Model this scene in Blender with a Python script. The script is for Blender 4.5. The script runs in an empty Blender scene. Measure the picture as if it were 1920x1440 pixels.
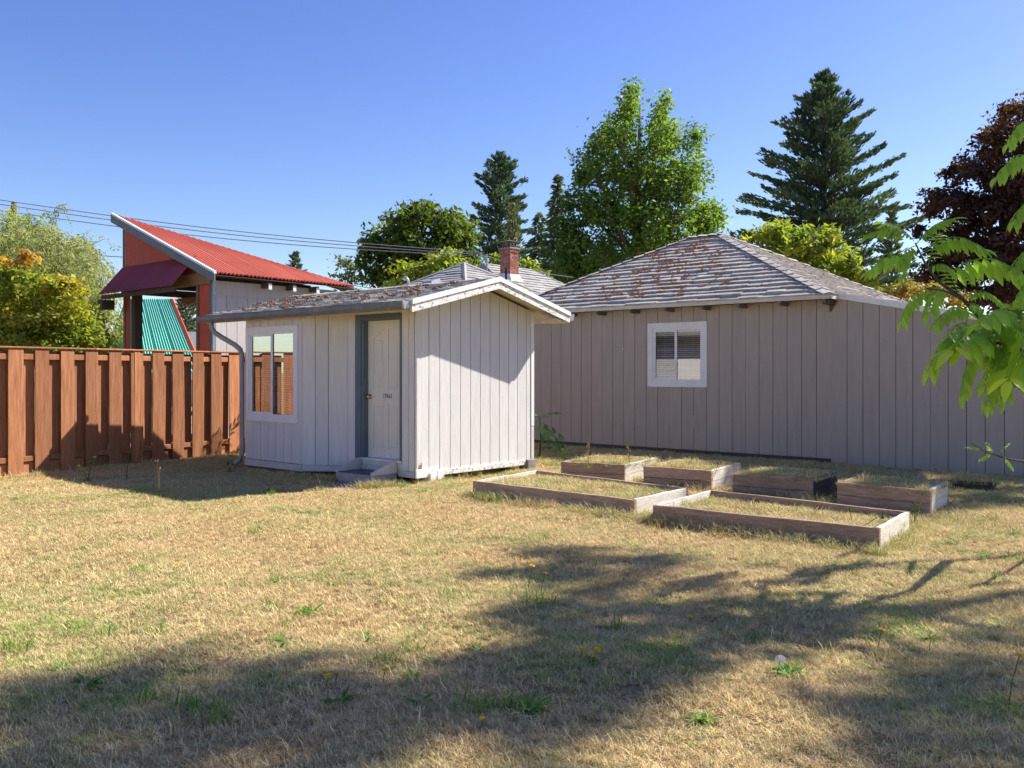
import bpy, bmesh, math, random
import numpy as np
from mathutils import Vector, Matrix

random.seed(7)
rng = np.random.default_rng(11)
R = math.radians
scene = bpy.context.scene
col = scene.collection

# ------------------------------------------------------------------ camera
FPX, HOR, CAMZ = 1700.0, 697.0, 1.58          # focal length and horizon in 1920x1440 picture units
cam = bpy.data.cameras.new('camera')
cam.sensor_width = 36.0
cam.lens = 36.0 * FPX / 1920.0
cam.shift_y = -(720.0 - HOR) / 1920.0
cam.clip_start, cam.clip_end = 0.05, 3000.0
camo = bpy.data.objects.new('camera', cam)
camo.location = (0, 0, CAMZ)
camo.rotation_euler = (R(90), 0, 0)
col.objects.link(camo)
scene.camera = camo

# ------------------------------------------------------------------ sky and sun
SUN_AZ, SUN_EL = R(66.5), R(43.0)             # azimuth from +Y towards +X
to_sun = Vector((math.sin(SUN_AZ) * math.cos(SUN_EL), math.cos(SUN_AZ) * math.cos(SUN_EL), math.sin(SUN_EL)))
world = bpy.data.worlds.new('World'); scene.world = world; world.use_nodes = True
wn = world.node_tree.nodes; wl = world.node_tree.links
wn.clear()
sky = wn.new('ShaderNodeTexSky'); sky.sky_type = 'NISHITA'; sky.sun_disc = False
sky.sun_elevation = SUN_EL; sky.sun_rotation = SUN_AZ
sky.air_density = 1.0; sky.dust_density = 0.5; sky.ozone_density = 2.2; sky.altitude = 60
bg = wn.new('ShaderNodeBackground'); bg.inputs['Strength'].default_value = 0.094
wo = wn.new('ShaderNodeOutputWorld')
hs = wn.new('ShaderNodeHueSaturation'); hs.inputs['Saturation'].default_value = 1.25; hs.inputs['Hue'].default_value = 0.522
wl.new(sky.outputs[0], hs.inputs['Color']); wl.new(hs.outputs[0], bg.inputs['Color']); wl.new(bg.outputs[0], wo.inputs['Surface'])
sl = bpy.data.lights.new('sun', 'SUN'); sl.energy = 5.0; sl.angle = R(0.53); sl.color = (1.0, 0.955, 0.875)
so = bpy.data.objects.new('sun', sl); col.objects.link(so)
so.rotation_euler = to_sun.to_track_quat('Z', 'Y').to_euler(); so.location = to_sun * 60
scene.view_settings.view_transform = 'Standard'
scene.view_settings.look = 'None'
scene.view_settings.exposure = 1.0
scene.view_settings.gamma = 1.0
scene.render.engine = 'CYCLES'
cy = scene.cycles
cy.use_denoising = True
try: cy.denoiser = 'OPENIMAGEDENOISE'
except Exception: pass
try:
    cy.denoising_input_passes = 'RGB_ALBEDO_NORMAL'; cy.denoising_prefilter = 'NONE'
except Exception: pass
cy.use_adaptive_sampling = True; cy.adaptive_threshold = 0.02
cy.max_bounces = 5; cy.diffuse_bounces = 4; cy.glossy_bounces = 2; cy.transmission_bounces = 3; cy.transparent_max_bounces = 8
cy.caustics_reflective = False; cy.caustics_refractive = False

# ------------------------------------------------------------------ measuring helpers
def at(px, py, Y):
    return Vector(((px - 960) / FPX * Y, Y, CAMZ + (HOR - py) / FPX * Y))
def gp(px, py, z=0.0):
    Y = (CAMZ - z) * FPX / (py - HOR)
    return Vector(((px - 960) / FPX * Y, Y, z))

GRID = R(-41.0)                                 # buildings and beds stand on one grid
EX = Vector((math.cos(GRID), math.sin(GRID), 0)) # along the door wall, towards the viewer
EY = Vector((-math.sin(GRID), math.cos(GRID), 0))# away to the right

# ------------------------------------------------------------------ object helpers
def tag(o, label=None, cat=None, group=None, kind=None):
    if label: o['label'] = label
    if cat: o['category'] = cat
    if group: o['group'] = group
    if kind: o['kind'] = kind
    return o
def empty(name, loc, rz=0.0, label=None, cat=None, group=None):
    o = bpy.data.objects.new(name, None); o.empty_display_size = 0.2
    o.location = loc; o.rotation_euler = (0, 0, rz); col.objects.link(o)
    return tag(o, label, cat, group)
def link(name, me, mat, parent=None):
    if mat is not None:
        if len(me.materials) == 0: me.materials.append(mat)
    o = bpy.data.objects.new(name, me); col.objects.link(o)
    if parent is not None: o.parent = parent
    return o
def npmesh(name, V, F, smooth=False, tint=None):
    """V (n,3), F (m,k) arrays of one polygon size"""
    V = np.asarray(V, np.float32); F = np.asarray(F, np.int32)
    me = bpy.data.meshes.new(name)
    m, k = F.shape
    me.vertices.add(len(V)); me.vertices.foreach_set('co', V.ravel())
    me.loops.add(m * k); me.loops.foreach_set('vertex_index', F.ravel())
    me.polygons.add(m)
    me.polygons.foreach_set('loop_start', np.arange(0, m * k, k, dtype=np.int32))
    me.polygons.foreach_set('loop_total', np.full(m, k, np.int32))
    if smooth: me.polygons.foreach_set('use_smooth', np.ones(m, bool))
    if tint is not None:
        a = me.attributes.new('tint', 'FLOAT', 'POINT'); a.data.foreach_set('value', np.asarray(tint, np.float32))
    me.update(calc_edges=True)
    return me

class MB:
    def __init__(s): s.v = []; s.f = []
    def add(s, vs, fs):
        n = len(s.v); s.v += [tuple(q) for q in vs]; s.f += [tuple(i + n for i in f) for f in fs]; return s
    def box(s, x0, x1, y0, y1, z0, z1):
        x0, x1 = min(x0, x1), max(x0, x1); y0, y1 = min(y0, y1), max(y0, y1)
        return s.add([(x0,y0,z0),(x1,y0,z0),(x1,y1,z0),(x0,y1,z0),(x0,y0,z1),(x1,y0,z1),(x1,y1,z1),(x0,y1,z1)],
                     [(3,2,1,0),(4,5,6,7),(0,1,5,4),(1,2,6,5),(2,3,7,6),(3,0,4,7)])
    def cbox(s, x0, x1, y0, y1, z0, z1, c=0.006):
        """box with chamfered edges"""
        x0, x1 = min(x0, x1), max(x0, x1); y0, y1 = min(y0, y1), max(y0, y1)
        P = []
        idx = {}
        for ix, X in enumerate((x0, x1)):
            for iy, Yv in enumerate((y0, y1)):
                for iz, Z in enumerate((z0, z1)):
                    sx = c if ix == 0 else -c; sy = c if iy == 0 else -c; sz = c if iz == 0 else -c
                    idx[(ix,iy,iz,0)] = len(P); P.append((X, Yv+sy, Z+sz))
                    idx[(ix,iy,iz,1)] = len(P); P.append((X+sx, Yv, Z+sz))
                    idx[(ix,iy,iz,2)] = len(P); P.append((X+sx, Yv+sy, Z))
        F = []
        for ix in (0,1):
            q = [idx[(ix,0,0,0)], idx[(ix,1,0,0)], idx[(ix,1,1,0)], idx[(ix,0,1,0)]]
            F.append(q if ix else q[::-1])
            q = [idx[(0,ix,0,1)], idx[(0,ix,1,1)], idx[(1,ix,1,1)], idx[(1,ix,0,1)]]
            F.append(q if ix else q[::-1])
            q = [idx[(0,0,ix,2)], idx[(1,0,ix,2)], idx[(1,1,ix,2)], idx[(0,1,ix,2)]]
            F.append(q if ix else q[::-1])
        for a in (0,1):
            for b in (0,1):
                q = [idx[(a,b,0,0)], idx[(a,b,0,1)], idx[(a,b,1,1)], idx[(a,b,1,0)]]; F.append(q if a != b else q[::-1])
                q = [idx[(a,0,b,0)], idx[(a,1,b,0)], idx[(a,1,b,2)], idx[(a,0,b,2)]]; F.append(q if a != b else q[::-1])
                q = [idx[(0,a,b,1)], idx[(0,a,b,2)], idx[(1,a,b,2)], idx[(1,a,b,1)]]; F.append(q if a != b else q[::-1])
        for a in (0,1):
            for b in (0,1):
                for c_ in (0,1):
                    t = [idx[(a,b,c_,0)], idx[(a,b,c_,1)], idx[(a,b,c_,2)]]
                    F.append(t if (a+b+c_) % 2 == 0 else t[::-1])
        return s.add(P, F)
    def prism(s, poly, d0, d1, axis='y'):
        """poly in the two other axes (x,z for axis y; x,y for z; y,z for x), extruded d0..d1"""
        n = len(poly)
        def P(a, b, d): return {'y': (a, d, b), 'z': (a, b, d), 'x': (d, a, b)}[axis]
        vs = [P(a, b, d0) for a, b in poly] + [P(a, b, d1) for a, b in poly]
        fs = [tuple(range(n)), tuple(range(2*n-1, n-1, -1))]
        fs += [(i, i+n, (i+1) % n + n, (i+1) % n) for i in range(n)]
        return s.add(vs, fs)
    def hexa(s, a, b):
        """two quads (lists of 4 points) joined"""
        vs = list(a) + list(b)
        return s.add(vs, [(3,2,1,0),(4,5,6,7),(0,1,5,4),(1,2,6,5),(2,3,7,6),(3,0,4,7)])
    def tube(s, pts, rad, n=8, cap=True):
        pts = [Vector(p) for p in pts]
        rs = rad if isinstance(rad, (list, tuple)) else [rad] * len(pts)
        rings = []
        up = Vector((0, 0, 1))
        for i, p in enumerate(pts):
            d = (pts[min(i+1, len(pts)-1)] - pts[max(i-1, 0)]).normalized()
            a = d.cross(up)
            if a.length < 0.1: a = d.cross(Vector((1, 0, 0)))
            a.normalize(); b = d.cross(a)
            rings.append([p + (a * math.cos(t) + b * math.sin(t)) * rs[i] for t in [2*math.pi*k/n for k in range(n)]])
        base = len(s.v)
        for r in rings: s.v += [tuple(q) for q in r]
        for i in range(len(rings)-1):
            for k in range(n):
                s.f.append((base+i*n+k, base+i*n+(k+1) % n, base+(i+1)*n+(k+1) % n, base+(i+1)*n+k))
        if cap:
            s.f.append(tuple(base+k for k in range(n))); s.f.append(tuple(base+(len(rings)-1)*n+k for k in range(n))[::-1])
        return s
    def lathe(s, prof, n=14, origin=(0,0,0), axis='z'):
        base = len(s.v)
        for r, h in prof:
            for k in range(n):
                t = 2*math.pi*k/n; a, b = r*math.cos(t), r*math.sin(t)
                q = (a, b, h) if axis == 'z' else (a, h, b)
                s.v.append((q[0]+origin[0], q[1]+origin[1], q[2]+origin[2]))
        for i in range(len(prof)-1):
            for k in range(n):
                s.f.append((base+i*n+k, base+i*n+(k+1) % n, base+(i+1)*n+(k+1) % n, base+(i+1)*n+k))
        return s
    def build(s, name, mat, parent=None, smooth=False, fix=True):
        me = bpy.data.meshes.new(name); me.from_pydata(s.v, [], s.f)
        if fix:
            bm = bmesh.new(); bm.from_mesh(me); bmesh.ops.recalc_face_normals(bm, faces=bm.faces); bm.to_mesh(me); bm.free()
        if smooth:
            for p in me.polygons: p.use_smooth = True
        me.update()
        return link(name, me, mat, parent)

# ------------------------------------------------------------------ materials
def lin(h):
    c = [int(h[i:i+2], 16) / 255 for i in (0, 2, 4)]
    return tuple((x / 12.92 if x <= 0.04045 else ((x + 0.055) / 1.055) ** 2.4) for x in c)
def base_nodes(name):
    m = bpy.data.materials.new(name); m.use_nodes = True
    nt = m.node_tree; b = nt.nodes['Principled BSDF']
    return m, nt, b
def mixrgb(nt, f, a, b, mode='MIX'):
    n = nt.nodes.new('ShaderNodeMix'); n.data_type = 'RGBA'; n.blend_type = mode; n.clamp_factor = True
    for sock, val in ((n.inputs[0], f), (n.inputs[6], a), (n.inputs[7], b)):
        if hasattr(val, 'is_linked') or hasattr(val, 'links'): nt.links.new(val, sock)
        elif isinstance(val, (int, float)): sock.default_value = val
        else: sock.default_value = tuple(val) + (1,)
    return n.outputs[2]
def ramp(nt, fac, p0, p1, c0=(0,0,0), c1=(1,1,1)):
    n = nt.nodes.new('ShaderNodeValToRGB'); e = n.color_ramp.elements
    e[0].position = p0; e[1].position = p1; e[0].color = tuple(c0)+(1,); e[1].color = tuple(c1)+(1,)
    nt.links.new(fac, n.inputs[0]); return n.outputs[0]
def coords(nt, kind='Object', scale=(1,1,1)):
    if kind == 'World':
        t = nt.nodes.new('ShaderNodeNewGeometry').outputs['Position']
    else:
        t = nt.nodes.new('ShaderNodeTexCoord').outputs[kind]
    mp = nt.nodes.new('ShaderNodeMapping'); mp.inputs['Scale'].default_value = scale
    nt.links.new(t, mp.inputs['Vector']); return mp.outputs[0]
def noise(nt, vec, scale, detail=4, rough=0.6, dist=0.0):
    n = nt.nodes.new('ShaderNodeTexNoise'); n.inputs['Scale'].default_value = scale
    n.inputs['Detail'].default_value = detail; n.inputs['Roughness'].default_value = rough
    n.inputs['Distortion'].default_value = dist
    nt.links.new(vec, n.inputs['Vector']); return n.outputs['Fac']
def add_bump(nt, b, h, strength, dist=0.01):
    n = nt.nodes.new('ShaderNodeBump'); n.inputs['Strength'].default_value = strength; n.inputs['Distance'].default_value = dist
    nt.links.new(h, n.inputs['Height']); nt.links.new(n.outputs[0], b.inputs['Normal'])
def rnd_scale(nt, colsock, amt):
    oi = nt.nodes.new('ShaderNodeObjectInfo')
    mr = nt.nodes.new('ShaderNodeMapRange'); mr.inputs['To Min'].default_value = 1-amt; mr.inputs['To Max'].default_value = 1+amt
    nt.links.new(oi.outputs['Random'], mr.inputs['Value'])
    hs = nt.nodes.new('ShaderNodeVectorMath'); hs.operation = 'SCALE'
    nt.links.new(colsock, hs.inputs[0]); nt.links.new(mr.outputs[0], hs.inputs['Scale'])
    return hs.outputs[0]
def pmat(name, c, c2=None, rough=0.75, scale=6, stretch=(1,1,1), var=(0.35, 0.7), bump=0.15, bscale=60, bstretch=None,
         rnd=0.06, spec=0.3, metal=0.0, dirt=None, dirt_p=(0.55, 0.75), dirt_scale=3, dirt_stretch=(1,1,1), bdist=0.01, kind='Object'):
    m, nt, b = base_nodes(name)
    c2 = c2 or tuple(x * 0.8 for x in c)
    n1 = noise(nt, coords(nt, kind, stretch), scale, 5)
    cs = mixrgb(nt, ramp(nt, n1, *var), c, c2)
    if dirt:
        n2 = noise(nt, coords(nt, kind, dirt_stretch), dirt_scale, 8, 0.7)
        cs = mixrgb(nt, ramp(nt, n2, *dirt_p), cs, dirt)
    if rnd: cs = rnd_scale(nt, cs, rnd)
    nt.links.new(cs, b.inputs['Base Color'])
    b.inputs['Roughness'].default_value = rough; b.inputs['Specular IOR Level'].default_value = spec; b.inputs['Metallic'].default_value = metal
    if bump: add_bump(nt, b, noise(nt, coords(nt, kind, bstretch or stretch), bscale, 4), bump, bdist)
    return m

M = {}
M['fence'] = pmat('stained_fence_wood', (.44,.185,.078), (.22,.080,.034), scale=5, stretch=(7,7,.55), var=(.3,.75), bump=.5, bscale=9, bstretch=(9,9,.5), rnd=.26, dirt=(.54,.29,.15), dirt_p=(.55,.85), dirt_scale=2, dirt_stretch=(9,9,.4))
M['fence_back'] = M['fence']
M['shed'] = pmat('shed_paint', (.66,.64,.615), (.58,.56,.535), scale=3, stretch=(6,6,.7), bump=.6, bscale=14, bstretch=(6,6,.45), rnd=.03, rough=.7, dirt=(.44,.41,.375), dirt_p=(.62,.88), dirt_scale=7, dirt_stretch=(4,4,.5))
M['garage'] = pmat('garage_paint', (.41,.345,.285), (.365,.306,.255), scale=2, stretch=(6,6,.7), bump=.6, bscale=14, bstretch=(6,6,.45), rnd=.025, rough=.65, dirt=(.30,.25,.22), dirt_p=(.58,.9), dirt_scale=2.2, dirt_stretch=(3,3,.6))
M['seam'] = pmat('pale_seam_caulk', (.52,.47,.41), rnd=0, scale=12)
M['groove'] = pmat('groove_dark', (.085,.075,.07), rnd=0, bump=0)
M['white'] = pmat('white_trim_paint', (.78,.765,.74), (.70,.68,.65), scale=5, bump=.15, bscale=50, rnd=.02, rough=.55, dirt=(.47,.42,.36), dirt_p=(.66,.85), dirt_scale=10)
M['peel'] = pmat('peeling_white_paint', (.74,.72,.68), (.66,.63,.58), scale=6, bump=.5, bscale=26, rnd=.02, rough=.7, dirt=(.30,.245,.20), dirt_p=(.545,.575), dirt_scale=8, dirt_stretch=(2.2,2.2,3), kind='World')
M['skirt'] = pmat('skirt_board_paint', (.58,.54,.51), (.50,.46,.43), scale=6, bump=.4, bscale=24, rnd=.03, dirt=(.42,.26,.17), dirt_p=(.63,.68), dirt_scale=5, dirt_stretch=(2,2,5))
M['blue'] = pmat('slate_blue_trim', (.115,.155,.185), (.09,.125,.155), scale=5, bump=.15, bscale=40, rnd=0, rough=.5)
M['door'] = pmat('cream_door_paint', (.70,.66,.585), (.63,.59,.515), scale=4, stretch=(5,5,.8), bump=.3, bscale=22, bstretch=(6,6,.4), rnd=0, rough=.5, dirt=(.50,.45,.37), dirt_p=(.68,.9), dirt_scale=9)
M['brass'] = pmat('brass', (.72,.47,.14), rough=.22, metal=1.0, bump=0, rnd=0)
M['black'] = pmat('black_digit', (.02,.018,.015), bump=0, rnd=0)
M['gutter'] = pmat('weathered_grey_gutter', (.17,.18,.18), (.11,.115,.115), scale=5, bump=.15, bscale=30, rough=.5, rnd=0, dirt=(.30,.28,.25), dirt_p=(.55,.75), dirt_scale=4)
M['spout'] = pmat('painted_downspout', (.36,.34,.325), (.28,.265,.25), scale=4, bump=.1, rough=.55, rnd=0)
M['galv'] = pmat('galvanised_metal', (.42,.43,.44), (.32,.33,.34), scale=8, rough=.4, metal=.6, bump=.05, rnd=0)
M['concrete'] = pmat('weathered_concrete', (.27,.25,.23), (.17,.155,.145), scale=7, bump=.4, bscale=60, rnd=.05)
M['steppaint'] = pmat('worn_grey_step_paint', (.40,.37,.35), (.28,.25,.235), scale=7, bump=.4, bscale=40, rnd=0)
M['tread'] = pmat('dark_step_tread', (.14,.14,.15), (.09,.09,.10), scale=9, bump=.4, bscale=90, rnd=0)
M['shingle'] = pmat('grey_shingle', (.47,.435,.39), (.32,.295,.265), scale=5, bump=.5, bscale=140, rnd=.12, rough=.95, spec=.1, dirt=(.52,.48,.43), dirt_p=(.55,.8), dirt_scale=14)
M['shingle2'] = pmat('blue_grey_shingle', (.36,.345,.33), (.25,.24,.23), scale=1.6, stretch=(1,1,4), bump=.5, bscale=30, rnd=.12, rough=.95, spec=.1)
M['deck'] = pmat('dark_roof_felt', (.055,.052,.05), bump=.2, rnd=0, rough=.95)
M['moss'] = pmat('dry_moss', (.44,.20,.07), (.27,.13,.055), scale=18, bump=.6, bscale=80, rnd=.1, rough=1.0, spec=.05)
M['moss_grey'] = pmat('brown_roof_debris', (.30,.18,.105), (.19,.125,.08), scale=18, bump=.6, bscale=80, rnd=.1, rough=1.0, spec=.05)
M['eavewood'] = pmat('cream_eave_board', (.62,.55,.44), (.50,.43,.33), scale=6, stretch=(1,1,4), bump=.2, rnd=.03, dirt=(.16,.13,.10), dirt_p=(.66,.72), dirt_scale=9)
M['rafter'] = pmat('grey_rafter_end', (.17,.16,.165), bump=.2, rnd=.08)
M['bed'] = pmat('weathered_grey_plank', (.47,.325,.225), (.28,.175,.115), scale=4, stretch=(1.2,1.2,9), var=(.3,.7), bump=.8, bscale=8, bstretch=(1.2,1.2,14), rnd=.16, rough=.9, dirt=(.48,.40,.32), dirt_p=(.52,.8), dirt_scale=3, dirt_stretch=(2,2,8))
M['bedlight'] = pmat('sunlit_grey_plank', (.66,.60,.52), (.50,.44,.37), scale=4, stretch=(1.2,1.2,9), bump=.7, bscale=8, bstretch=(1.2,1.2,14), rnd=.06, rough=.9, dirt=(.38,.31,.25), dirt_p=(.6,.8), dirt_scale=4, dirt_stretch=(2,2,8))  # bed ends coloured paler than the fronts, sunlight painted into the base colour
M['beddark'] = pmat('dark_bed_plank', (.085,.07,.06), (.05,.042,.038), scale=5, stretch=(1,1,9), bump=.8, bscale=10, rnd=.1, rough=.95)  # near-black tone for some end and front planks
M['timber'] = pmat('dark_rough_timber', (.13,.095,.07), (.075,.055,.042), scale=6, stretch=(6,6,.8), bump=.5, rnd=.1)
M['timber_lt'] = pmat('warm_rough_timber', (.34,.20,.11), (.22,.12,.065), scale=6, stretch=(4,4,4), bump=.4, rnd=.1)
M['redmetal'] = pmat('red_corrugated_steel', (.66,.20,.125), (.58,.165,.105), scale=1.2, bump=0, rnd=.05, rough=.65, spec=.15)
M['redwall'] = pmat('red_wall_steel', (.58,.115,.065), (.50,.09,.052), scale=1.2, bump=0, rnd=.05, rough=.5)
M['maroon'] = pmat('maroon_corrugated_steel', (.36,.07,.08), (.30,.058,.07), scale=1.2, bump=0, rnd=.03, rough=.45)
M['teal'] = pmat('teal_corrugated_steel', (.20,.66,.55), (.17,.60,.50), scale=1.2, bump=0, rnd=.03, rough=.45)
M['greytrim'] = pmat('grey_metal_trim', (.155,.165,.175), bump=0, rnd=0, rough=.5)
M['whitemetal'] = pmat('white_drip_edge', (.80,.82,.84), bump=0, rnd=0, rough=.4)
M['nwall'] = pmat('pale_neighbour_siding', (.56,.515,.47), (.47,.43,.39), scale=4, stretch=(5,5,.6), bump=.3, bscale=12, rnd=.03, dirt=(.40,.36,.32), dirt_p=(.6,.8), dirt_scale=3)
M['stucco'] = pmat('grey_far_roof', (.33,.325,.315), (.26,.255,.25), scale=8, bump=.4, rnd=0)
M['brick'] = pmat('old_red_brick', (.36,.13,.085), (.24,.085,.06), scale=4, bump=.4, bscale=40, rnd=.35, rough=.9, dirt=(.42,.33,.29), dirt_p=(.5,.75), dirt_scale=5, kind='World')
M['mortar'] = pmat('pale_mortar', (.42,.38,.35), bump=.3, rnd=0)
M['rust'] = pmat('rusty_chimney_cap', (.13,.10,.09), (.08,.06,.055), rough=.7, rnd=0)
M['flash'] = pmat('white_flashing', (.75,.74,.72), rnd=0, bump=.1)
M['wire'] = pmat('power_wire', (.24,.24,.24), bump=0, rnd=0, rough=.5)
M['interior'] = pmat('dark_room', (.05,.045,.04), bump=0, rnd=0)
M['blind'] = pmat('ivory_blind', (.62,.57,.49), bump=0, rnd=0, rough=.5)
M['bark'] = pmat('grey_brown_bark', (.115,.09,.07), (.06,.048,.038), scale=8, stretch=(3,3,.7), bump=.8, bscale=14, rnd=.1, rough=.95)
M['barkpale'] = pmat('pale_bark', (.24,.20,.16), (.15,.125,.10), scale=8, stretch=(3,3,.7), bump=.6, bscale=14, rnd=.1, rough=.95)
M['soil'] = pmat('dry_bed_soil', (.24,.175,.105), (.13,.09,.055), scale=22, bump=1.0, bscale=70, rnd=0, rough=1.0, spec=.05)
M['bulb'] = pmat('clear_glass_bulb', (.75,.66,.45), rough=.15, bump=0, rnd=0)
M['petal'] = pmat('dandelion_yellow', (.80,.56,.015), (.72,.45,.01), bump=0, rnd=.08)
M['fluff'] = pmat('seed_fluff', (.72,.70,.66), bump=0, rnd=0)

def leafmat(name, c1, c2, trans=0.45, tc=1.6, rough=0.5, nscale=0.6, rnd=0.0, kind='World', spec=.25):
    """two-sided leaf: part reflects, part lets light through; colour varies leaf by leaf and clump by clump"""
    m, nt, b = base_nodes(name)
    f = ramp(nt, noise(nt, coords(nt, kind), nscale, 3), .38, .62)
    cs = mixrgb(nt, f, c1, c2)
    at_ = nt.nodes.new('ShaderNodeAttribute'); at_.attribute_name = 'tint'
    mr = nt.nodes.new('ShaderNodeMapRange'); mr.inputs['To Min'].default_value = .62; mr.inputs['To Max'].default_value = 1.38
    nt.links.new(at_.outputs['Fac'], mr.inputs['Value'])
    sc_ = nt.nodes.new('ShaderNodeVectorMath'); sc_.operation = 'SCALE'
    nt.links.new(cs, sc_.inputs[0]); nt.links.new(mr.outputs[0], sc_.inputs['Scale'])
    cs = sc_.outputs[0]
    if rnd: cs = rnd_scale(nt, cs, rnd)
    nt.links.new(cs, b.inputs['Base Color']); b.inputs['Roughness'].default_value = rough
    b.inputs['Specular IOR Level'].default_value = spec
    tr = nt.nodes.new('ShaderNodeBsdfTranslucent')
    t2 = mixrgb(nt, 1.0, cs, (tc, tc * .95, tc * .35), 'MULTIPLY'); nt.links.new(t2, tr.inputs['Color'])
    mx = nt.nodes.new('ShaderNodeMixShader'); mx.inputs[0].default_value = trans
    nt.links.new(b.outputs[0], mx.inputs[1]); nt.links.new(tr.outputs[0], mx.inputs[2])
    nt.links.new(mx.outputs[0], nt.nodes['Material Output'].inputs['Surface'])
    return m
M['lf_maple'] = leafmat('maple_leaf', (.070,.120,.020), (.125,.175,.028), trans=.42)
M['lf_bright'] = leafmat('bright_green_leaf', (.09,.175,.034), (.15,.235,.044), trans=.48)
M['lf_yellow'] = leafmat('yellow_green_leaf', (.17,.24,.045), (.25,.29,.052), trans=.5)
M['lf_dogwood'] = leafmat('turning_dogwood_leaf', (.20,.28,.042), (.33,.33,.052), trans=.46, nscale=.8)
M['lf_orange'] = leafmat('orange_turning_leaf', (.45,.28,.055), (.36,.31,.055), trans=.46, nscale=.8)
M['lf_willow'] = leafmat('grey_green_willow_leaf', (.25,.30,.12), (.32,.36,.155), trans=.46)
M['lf_red'] = leafmat('dark_red_maple_leaf', (.046,.030,.031), (.080,.040,.028), trans=.38, tc=2.0)
M['lf_fir'] = leafmat('fir_needles', (.07,.125,.085), (.10,.16,.10), trans=.2)
M['lf_spruce'] = leafmat('pale_spruce_needles', (.17,.205,.10), (.21,.235,.11), trans=.2)
M['lf_cedar'] = leafmat('cedar_sprays', (.085,.135,.075), (.12,.17,.085), trans=.25)
M['lf_far'] = leafmat('far_tree_leaf', (.10,.145,.075), (.13,.17,.085), trans=.35)
M['lf_hedge'] = leafmat('orange_brown_hedge_leaf', (.32,.22,.07), (.24,.23,.06), trans=.4)
M['lf_walnut'] = leafmat('fresh_walnut_leaf', (.15,.27,.05), (.21,.34,.05), trans=.58, tc=2.5, rough=.38, rnd=.12, spec=.4)
M['lf_sapling'] = leafmat('shade_sapling_leaf', (.11,.23,.06), (.15,.28,.07), trans=.4, rnd=.1)
M['lf_weed'] = leafmat('lawn_weed_leaf', (.11,.235,.032), (.17,.30,.045), trans=.42, nscale=3)
M['lf_dry'] = leafmat('dry_stalk', (.42,.30,.14), (.34,.25,.11), trans=.3, nscale=3)

def glassmat(name, refl, rc=(1,1,1)):
    m = bpy.data.materials.new(name); m.use_nodes = True; nt = m.node_tree; nt.nodes.clear()
    o = nt.nodes.new('ShaderNodeOutputMaterial'); mx = nt.nodes.new('ShaderNodeMixShader')
    g = nt.nodes.new('ShaderNodeBsdfGlossy'); g.inputs['Roughness'].default_value = 0.0; g.inputs['Color'].default_value = rc + (1,)
    t = nt.nodes.new('ShaderNodeBsdfTransparent'); t.inputs['Color'].default_value = (.9,.92,.92,1)
    mx.inputs[0].default_value = refl
    nt.links.new(t.outputs[0], mx.inputs[1]); nt.links.new(g.outputs[0], mx.inputs[2]); nt.links.new(mx.outputs[0], o.inputs['Surface'])
    return m
M['glass'] = glassmat('window_glass', .55)
M['glass3'] = glassmat('window_glass_bright', .28)
M['glass2'] = glassmat('window_glass_dull', .16)

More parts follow.
